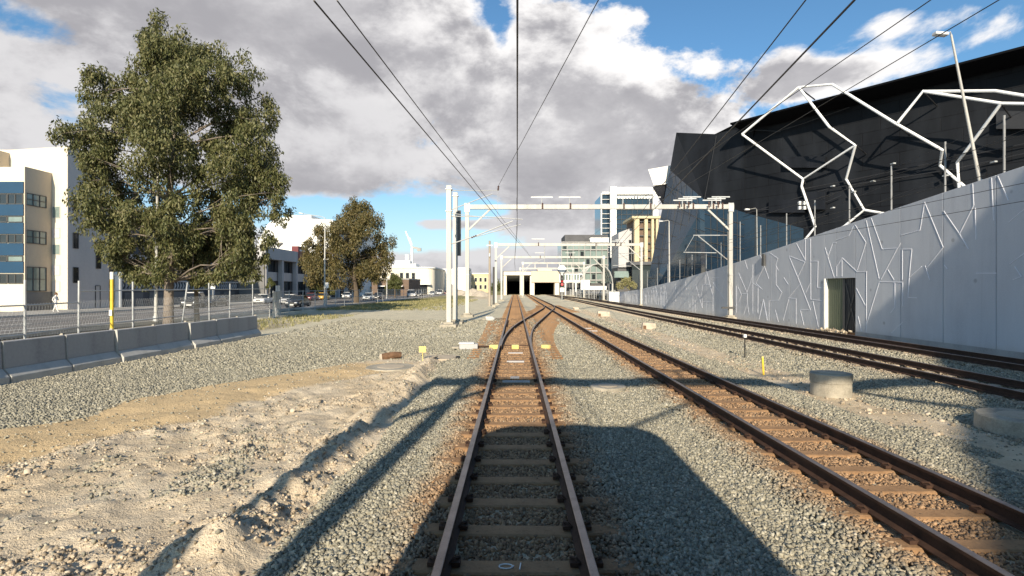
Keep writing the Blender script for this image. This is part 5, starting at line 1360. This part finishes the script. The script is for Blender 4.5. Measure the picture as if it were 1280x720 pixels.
tree('slim_tree', 'slim bare lower trunk beside the large gum tree, its leaves merging into that crown', [(-22.9, 39, hz(-22.9, 39)), (-22.95, 39, 2.0), (-22.4, 39, 4.5), (-21.8, 39, 6.8)], .17,
     [clump(262, 300, 20, 39), clump(285, 280, 20, 39, 1), clump(250, 322, 16, 39, -.5), clump(292, 310, 16, 39)], 7000, .30, 'leaf', 'bark2')
T2 = [(450, 268, 20, 0), (430, 275, 18, 2), (465, 285, 20, -2), (410, 288, 18, 0), (478, 305, 15, 1), (440, 300, 24, -3), (415, 315, 22, 2), (392, 312, 16, 0), (384, 328, 14, 1), (400, 338, 18, -2), (465, 318, 18, 2), (482, 322, 11, 0), (445, 330, 22, 3), (425, 345, 16, -2), (462, 340, 16, -1), (475, 338, 12, 1), (440, 350, 14, 2), (405, 352, 10, 0), (443, 258, 10, 0), (392, 350, 8, 0)]
g1_ = hz(-23.9, 82)
tree('rounded_tree', 'dense rounded gum tree with brownish top, mid distance by the road', [(-23.95, 82, g1_), (-24.0, 82, 1.6), (-24.3, 82, 3.4), (-24.2, 82, 6.), (-24.4, 82, 9.5), (-24.0, 82, 13.)], .40,
     [clump(x, y, r * .98, 82, d) for x, y, r, d in T2], 46000, .34, 'leaf2', 'bark2')
tree('small_tree', 'small low rounded tree in front of the dark brick shop', [(-29, 131, -.4), (-29, 131, 1.5), (-29, 131, 3.0)], .2, [clump(493, 352, 8, 131), clump(486, 355, 6, 131, 1), clump(500, 355, 6, 131, -1), clump(492, 347, 5, 131)], 5000, .36, 'leaf3', 'bark2')
for i, (x, y, Y, r, lab) in enumerate(((394, 357, 111, 9, 'dark shrub in front of the shop columns left of the rounded tree'), (336, 354, 90, 5, 'small dark shrub at the near corner of the shop building'), (412, 362, 118, 6, 'low dark shrub below the left side of the rounded tree'))):
    p = at(x, y, Y); tree('shrub', lab, [(p.x, Y, -.3), (p.x, Y, .6), (p.x, Y, p.z)], .08, [clump(x, y, r, Y), clump(x - r * .5, y + 3, r * .7, Y, .5), clump(x + r * .6, y + 2, r * .6, Y, -.5)], 3000, .28, 'leaf3', 'bark2', twig=1)
p = at(783, 354, 165); tree('yellow_green_shrub', 'bright yellow green bush left of the finned building base', [(p.x, 165, -.3), (p.x, 165, 1.0), (p.x, 165, p.z)], .1, [clump(783, 353, 7, 165), clump(776, 356, 5, 165, 1), clump(790, 356, 5, 165, -1)], 3000, .4, 'grassblade', 'bark2', twig=1)
fl = [(x + rng.uniform(-4, 4), rng.uniform(380, 440), rng.uniform(1, 4), rng.uniform(3, 6)) for x in np.arange(-420, 20, 6)]
fo = thing('far_trees', 'x', 'trees', (0, 400, 0)); leaves_mesh('crown', fl, 26000, 1.6, M['leaf3'], fo)
ob = fo.children[0]; ob.parent = None; ob.name = 'far_woods'; kind(ob, 'stuff'); bpy.data.objects.remove(fo)

# ================================================================== CARS
def car(label, paint, x, y, rz=0., suv=False, k=1., roof=None):
    t = thing('parked_car' if abs(x) > 30 else 'car', label, 'car', (0, 0, 0), 'cars on the road')
    L, W, Hh = (4.6, 1.86, 1.78) if suv else (4.35, 1.76, 1.45)
    h1 = .98 if suv else .86; g = .24 if suv else .18
    def loft(name, rows, mat, bev=0):
        """rows: (y, half width low, half width high, z low, z high)"""
        m = MB(); n = 8; vs = []
        for yy, a, b, z0, z1 in rows:
            e = min(.09, (z1 - z0) * .3)
            vs += [(-a, yy, z0), (-a * 1.02, yy, (z0 + z1) * .5), (-b, yy, z1 - e), (-b + e, yy, z1), (b - e, yy, z1), (b, yy, z1 - e), (a * 1.02, yy, (z0 + z1) * .5), (a, yy, z0)]
        fs = [(i * n + j, i * n + (j + 1) % n, (i + 1) * n + (j + 1) % n, (i + 1) * n + j) for i in range(len(rows) - 1) for j in range(n)]
        fs += [tuple(range(n - 1, -1, -1)), tuple(range((len(rows) - 1) * n, len(rows) * n))]
        return m.add(vs, fs).build(name, mat, t, smooth=False)
    w = W / 2
    body = loft('body', [(-L / 2, w * .78, w * .74, g + .16, h1 * .74), (-L / 2 + .18, w * .93, w * .88, g + .02, h1 * .86), (-L * .28, w, w * .95, g, h1), (0, w, w * .96, g, h1 + .02), (L * .32, w, w * .95, g, h1 + .02), (L / 2 - .12, w * .94, w * .9, g + .05, h1 * .98), (L / 2, w * .84, w * .8, g + .16, h1 * .85)], paint)
    c0, c1 = (-L * .22, L * .45) if suv else (-L * .2, L * .38)
    loft('windows', [(c0, w * .88, w * .86, h1 - .03, h1 + .02), (c0 + .62, w * .9, w * .74, h1 - .03, Hh - .06), (c1 - (.2 if suv else .65), w * .9, w * .74, h1 - .03, Hh - .06), (c1, w * .88, w * .84, h1 - .03, h1 + .03)], M['glass_dark'])
    loft('roof', [(c0 + .58, w * .75, w * .70, Hh - .09, Hh - .04), (c0 + 1., w * .76, w * .7, Hh - .08, Hh), (c1 - .4 - (.0 if suv else .4), w * .76, w * .7, Hh - .08, Hh), (c1 - (.16 if suv else .6), w * .75, w * .7, Hh - .09, Hh - .04)], roof or paint)
    for sx in (-1, 1):
        for yy in (-L * .30, L * .30):
            r = .37 if suv else .31
            ty = MB().tube([(sx * (w - .2), yy, r), (sx * (w + .01), yy, r)], r, 16).build('wheel', M['tyre'], t)
            MB().tube([(sx * (w + .0), yy, r), (sx * (w + .025), yy, r)], r * .62, 12).build('rim', M['rim'], ty)
        MB().box(sx * w * .60 - .17, sx * w * .60 + .17, -L / 2 - .015, -L / 2 + .12, h1 * .60, h1 * .76).build('headlight', M['headlight'], t, bevel=.03)
        MB().box(sx * w * .72 - .12, sx * w * .72 + .12, L / 2 - .1, L / 2 + .015, h1 * .62, h1 * .84).build('tail_light', M['tail'], t)
        MB().box(sx * (w + .1) - .1, sx * (w + .1) + .1, -L * .17, -L * .17 + .1, h1 + .0, h1 + .14).build('wing_mirror', paint, t)
    MB().box(-w * .36, w * .36, -L / 2 - .012, -L / 2 + .1, h1 * .48, h1 * .68).build('grille', M['frame'], t)
    MB().box(-.26, .26, -L / 2 - .02, -L / 2 + .1, h1 * .34, h1 * .46).build('number_plate', M['white'], t)
    t.location = (x, y, -.30); t.rotation_euler.z = rz; t.scale = (k, k, k)
    return t
PB, PW, PY, PS, PR = carpaint('black_paint', (.012, .012, .014)), carpaint('white_car_paint', (.7, .7, .7)), carpaint('yellow_car_paint', (.75, .42, .02)), carpaint('silver_car_paint', (.42, .45, .48)), carpaint('maroon_car_paint', (.18, .03, .03))
car('black off road car with a white roof, between the trunks of the gum tree', PB, -38.0, 64.0, .35, True, 1.05, M['white'])
car('dark wagon half hidden behind the slim trunk near the gum tree', PB, -38.3, 69.2, 0, False)
car('white hatchback parked across the road in front of the shop end wall', PW, -38.4, 82.7, .1)
car('black car driving closest to the fence corner, headlights towards us', PB, -26.6, 66.5, .03, False, 1.02)
car('white car just behind the black car near the fence corner', PW, -33.2, 80, .03)
car('maroon car parked left of the yellow car', PR, -38.3, 101.6, 0)
car('yellow car parked left of the slim white street lamp', PY, -38.3, 108, 0)
car('white car parked left of the trunk of the rounded tree', PW, -38.0, 122.5, .2)
car('silver car driving just right of the trunk of the rounded tree', PS, -28.6, 106, .1)
car('dark car behind the silver car right of the rounded tree', PB, -29.0, 115, 0)
car('white off road car near the dark brick shop, right of the small tree', PW, -26.6, 139, .25, True, 1.08)
car('dark off road car directly behind the white off road car', PB, -26.6, 150, .1, True)
car('silver car in the distant row, left of the white masts', PS, -26.5, 174, 0)
car('white car in the distant row, right beside the white masts', PW, -26.3, 190, 0, True)
car('maroon car farthest back in the distant row', PR, -25.5, 204, 0)

# ================================================================== PERSON ON THE FOOTPATH
def person():
    x0, y0, z0 = -42.2, 49.7, -.165
    t = thing('person', 'person in white trousers with a dark backpack walking on the footpath by the cream block', 'person', (x0, y0, z0))
    J = [(0, 0, .93), (0, 0, 1.15), (.02, 0, 1.38), (.03, 0, 1.50), (.05, 0, 1.58), (.055, 0, 1.72), (.05, -.10, .88), (.22, -.10, .48), (.30, -.10, .08), (.40, -.10, .04), (-.02, .10, .88), (-.10, .10, .48), (-.32, .10, .12), (-.22, .10, .04), (.0, -.20, 1.38), (-.08, -.24, 1.12), (.10, -.24, .92), (0, .20, 1.38), (.05, .24, 1.12), (.26, .22, .95)]
    E = [(0, 1), (1, 2), (2, 3), (3, 4), (4, 5), (0, 6), (6, 7), (7, 8), (8, 9), (0, 10), (10, 11), (11, 12), (12, 13), (2, 14), (14, 15), (15, 16), (2, 17), (17, 18), (18, 19)]
    R = [.13, .13, .15, .06, .09, .085, .10, .07, .05, .035, .10, .07, .05, .035, .06, .045, .035, .06, .045, .035]
    me = bpy.data.meshes.new('body'); me.from_pydata([(x0 + a, y0 + b, z0 + c) for a, b, c in J], E, []); me.update()
    o = bpy.data.objects.new('body', me); COL.objects.link(o); me.materials.append(M['cloth_white']); adopt(o, t)
    sk = o.modifiers.new('skin', 'SKIN'); lay = me.skin_vertices[0] if me.skin_vertices else None
    if lay is None:
        bpy.context.view_layer.objects.active = o
        lay = me.attributes.get('skin_vertices') and me.skin_vertices[0]
    if lay:
        for v, r in zip(lay.data, R): v.radius = (r, r)
        lay.data[0].use_root = True
    sb = o.modifiers.new('sub', 'SUBSURF'); sb.levels = sb.render_levels = 2
    MB().box(x0 - .32, x0 - .13, y0 - .16, y0 + .16, z0 + 1.02, z0 + 1.45).build('backpack', M['black'], t, bevel=.06)
    MB().lathe(x0 + .045, y0, [(.115, z0 + 1.60), (.125, z0 + 1.68), (.10, z0 + 1.78), (.03, z0 + 1.82)], 12).build('hair', M['stump'], t, smooth=True)
    MB().tube([(x0 + .12, y0, z0 + 1.56), (x0 + .155, y0, z0 + 1.62), (x0 + .13, y0, z0 + 1.68)], [.06, .07, .05], 8).build('face', M['skin'], t, smooth=True)
person()

# ================================================================== BEHIND THE VIEWPOINT: what casts the shadows
tr = thing('train', 'train carrying the viewpoint, seen only by its dark shadow over the middle track', 'train', (0, -.3, 0))
prof = []
for a in np.linspace(0, 1.5708, 6): prof.append((.85 + .57 * math.cos(a), 3.45 + .55 * math.sin(a)))
prof = [(1.42, .35)] + prof + [(-x, z) for x, z in reversed(prof)] + [(-1.42, .35)]
MB().prism([(x, -.25, z) for x, z in prof], (0, -23, 0)).build('body', M['train'], tr)
MB().box(-1.1, 1.1, -.245, -.2, 1.7, 2.9).build('windscreen', M['glass_dark'], tr)
for s in (-1, 1): MB().tube([(s * .95, -.245, 1.1), (s * .95, -.2, 1.1)], .13, 14).build('headlight', M['headlight'], tr)
MB().box(-1.2, 1.2, -23, -.5, -.02, .34).build('underframe', M['frame'], tr)
for y in (-3, -5, -18, -20):
    for s in (-1, 1): MB().tube([(s * .5, y, .42), (s * .64, y, .42)], .42, 18).build('wheel', M['rail'], tr)
ov = thing('shade_roof', 'unseen curved roof deck added behind the viewpoint to shade the right end of the wall', 'roof', (20, -30, 0))  # added out of view; its edge follows from the shade it must cast
dk = [(.5, -26.7), (2.4, -24.4), (6.7, -19.3), (11.1, -12.0), (15.1, -1.8), (16.07, .6), (16.5, 2.2), (17.5, 6), (60, 6), (60, -75), (.5, -75)]
MB().prism([(x, y, 11.) for x, y in dk], (0, 0, 3.)).build('deck', M['shade_deck'], ov)
for x, y in ((7.4, -32), (7.4, -55), (20.5, -10), (20.5, -32), (20.5, -55), (34, -5), (34, -40)): MB().lathe(x, y, [(.6, -.4), (.6, 11)], 16).build('pier', M['shade_deck'], ov)

# ================================================================== LIGHT, SKY, CAMERA
SUN_EL, SUN_AZ = math.radians(24.5), math.atan(.10)                       # sun behind the viewpoint, a little to the left
sd = Vector((-math.sin(SUN_AZ) * math.cos(SUN_EL), -math.cos(SUN_AZ) * math.cos(SUN_EL), math.sin(SUN_EL)))
L = bpy.data.lights.new('sun', 'SUN'); L.energy = 5.0; L.angle = math.radians(.5); L.color = (1, .87, .68)
lo = bpy.data.objects.new('sun', L); COL.objects.link(lo); lo.rotation_euler = (-sd).to_track_quat('-Z', 'Y').to_euler()
W = bpy.data.worlds.new('World'); S.world = W; W.use_nodes = True
g = G(W.node_tree); bg = g.n['Background']
sky = g.n.new('ShaderNodeTexSky'); sky.sky_type = 'NISHITA'; sky.sun_disc = False; sky.sun_elevation = SUN_EL; sky.sun_rotation = math.pi + SUN_AZ
sky.air_density = 1.0; sky.dust_density = .6; sky.ozone_density = 2.5
d = g.n.new('ShaderNodeTexCoord').outputs['Generated']
X_, Y_, Z_ = g.xyz(d)
az = g.m('ARCTAN2', X_, Y_); el = g.m('ARCSINE', Z_)
cmb = g.n.new('ShaderNodeCombineXYZ'); g.inp(cmb.inputs[0], X_); g.inp(cmb.inputs[1], Y_); g.inp(cmb.inputs[2], g.m('MULTIPLY', Z_, 1.75)); q = cmb.outputs[0]
n1 = g.noise(g.mapv(q, loc=(.35, 1.2, .4)), 3.3, 9, .60, dist=.2)
n2 = g.noise(g.mapv(q, loc=(2.2, .3, 1.1)), 8.5, 7, .62)
n3 = g.noise(g.mapv(q, loc=(1.2, 3.3, .1)), 5.2, 7, .6)
def band(v, c, w):                                                     # bell curve
    u = g.m('DIVIDE', g.m('SUBTRACT', v, c), w); return g.m('EXPONENT', g.m('MULTIPLY', g.m('MULTIPLY', u, u), -1))
s = g.m('SUBTRACT', el, g.m('SUBTRACT', .51, g.m('MULTIPLY', az, .60)))      # > 0: the clear sky up to the right
s = g.m('ADD', s, g.m('MULTIPLY', g.m('SUBTRACT', n3, .5), .26))
clear = g.ss(-.05, .15, s)
gap = g.m('MULTIPLY', band(el, .128, .030), g.ss(.05, -.12, az))       # blue slit below the main deck at the left
gap2 = g.m('MULTIPLY', band(el, .082, .022), g.ss(.25, .0, az))
mid = g.m('MULTIPLY', g.m('MULTIPLY', band(el, .118, .014), band(az, -.10, .11)), 1.0)
cov = g.m('SUBTRACT', g.m('ADD', .70, g.m('MULTIPLY', n2, .10)), g.m('MULTIPLY', clear, .52))
cov = g.m('SUBTRACT', cov, g.m('MULTIPLY', g.ss(.82, 1.15, g.m('ABSOLUTE', az)), .42)); cov = g.m('SUBTRACT', cov, g.m('MULTIPLY', g.ss(.72, 1.0, el), .34)); cov = g.m('SUBTRACT', cov, g.m('MULTIPLY', gap, .46))
cov = g.m('SUBTRACT', cov, g.m('MULTIPLY', gap2, .24)); cov = g.m('ADD', cov, g.m('MULTIPLY', mid, .45))
for px, py, wa, we, k in ((985, 78, .05, .05, .34), (1110, 28, .05, .028, .30), (1075, 88, .10, .026, .34), (1010, 98, .08, .03, .3), (1215, 12, .06, .02, .24), (1235, 40, .04, .018, .2), (900, 70, .04, .03, .1), (780, 18, .05, .03, .2)):
    a_ = math.atan((px - CX) / F); e_ = math.atan((CY - py) / F * math.cos(a_))
    cov = g.m('ADD', cov, g.m('MULTIPLY', g.m('MULTIPLY', band(az, a_, wa), band(el, e_, we)), k))
for px, py, wa, we, k in ((610, 8, .05, .035, .26), (628, 48, .022, .03, .2), (0, 14, .05, .025, .2), (740, 60, .05, .04, .12)):        # breaks in the deck
    a_ = math.atan((px - CX) / F); e_ = math.atan((CY - py) / F * math.cos(a_))
    cov = g.m('SUBTRACT', cov, g.m('MULTIPLY', g.m('MULTIPLY', band(az, a_, wa), band(el, e_, we)), k))
dens = g.m('SUBTRACT', g.m('ADD', cov, g.m('MULTIPLY', g.m('SUBTRACT', n1, .5), 1.25)), .5)
alpha = g.ss(-.03, .10, dens)
# the same field sampled a little towards the sun tells lit flanks from grey undersides
n1b = g.noise(g.mapv(q, loc=(.35, 1.2, .49)), 3.3, 9, .60, dist=.2)
relief = g.m('MULTIPLY', g.m('SUBTRACT', n1b, n1), 1.7)
n2b = g.noise(g.mapv(q, loc=(2.2, .3, 1.15)), 8.5, 7, .62)
relief = g.m('ADD', relief, g.m('MULTIPLY', g.m('SUBTRACT', n2b, n2), .55))
thick = g.ss(.04, .34, g.m('ADD', g.m('ADD', dens, relief), g.m('MULTIPLY', g.m('SUBTRACT', n2, .5), .40)))
lowf = g.noise(g.mapv(q, loc=(5, 2, 0)), 2.2, 4, .5)
CLW, CLG, CLD = (8.6, 8.4, 8.3), (5.1, 5.0, 5.15), (3.45, 3.38, 3.6)
gm = g.m('ADD', g.m('ADD', g.m('MULTIPLY', lowf, .5), g.m('MULTIPLY', n2, .5)), g.m('MULTIPLY', relief, .55))
grey = g.mix(g.ss(.32, .66, gm), CLG, CLD)
edge = g.mix(g.ss(-.42, -.06, s), (6.2, 6.1, 6.2), CLW)
cc = g.mix(thick, edge, grey)
haze = g.ss(.24, .0, el)
skyb = g.mix(1.0, sky.outputs[0], (.80, 1.13, 1.24), 'MULTIPLY')
skyc = g.mix(g.m('MULTIPLY', haze, .6), skyb, (6.6, 7.0, 7.4))
out = g.mix(alpha, skyc, cc)
g.l.new(out, bg.inputs['Color']); bg.inputs['Strength'].default_value = .085
cd = bpy.data.cameras.new('camera'); cam = bpy.data.objects.new('camera', cd); COL.objects.link(cam)
cd.sensor_width = 36; cd.lens = 36 * F / 1280; cd.clip_start = .05; cd.clip_end = 6000
cam.location = (0, 0, H); cam.rotation_euler = (math.pi / 2, 0, math.atan(4 / F)); S.camera = cam
S.render.resolution_x, S.render.resolution_y = 1024, 576
S.view_settings.view_transform = 'Standard'; S.view_settings.look = 'None'; S.view_settings.gamma = 1; S.view_settings.exposure = .55
S.view_settings.use_curve_mapping = False
S.cycles.use_denoising = True; S.cycles.max_bounces = 6; S.cycles.diffuse_bounces = 3
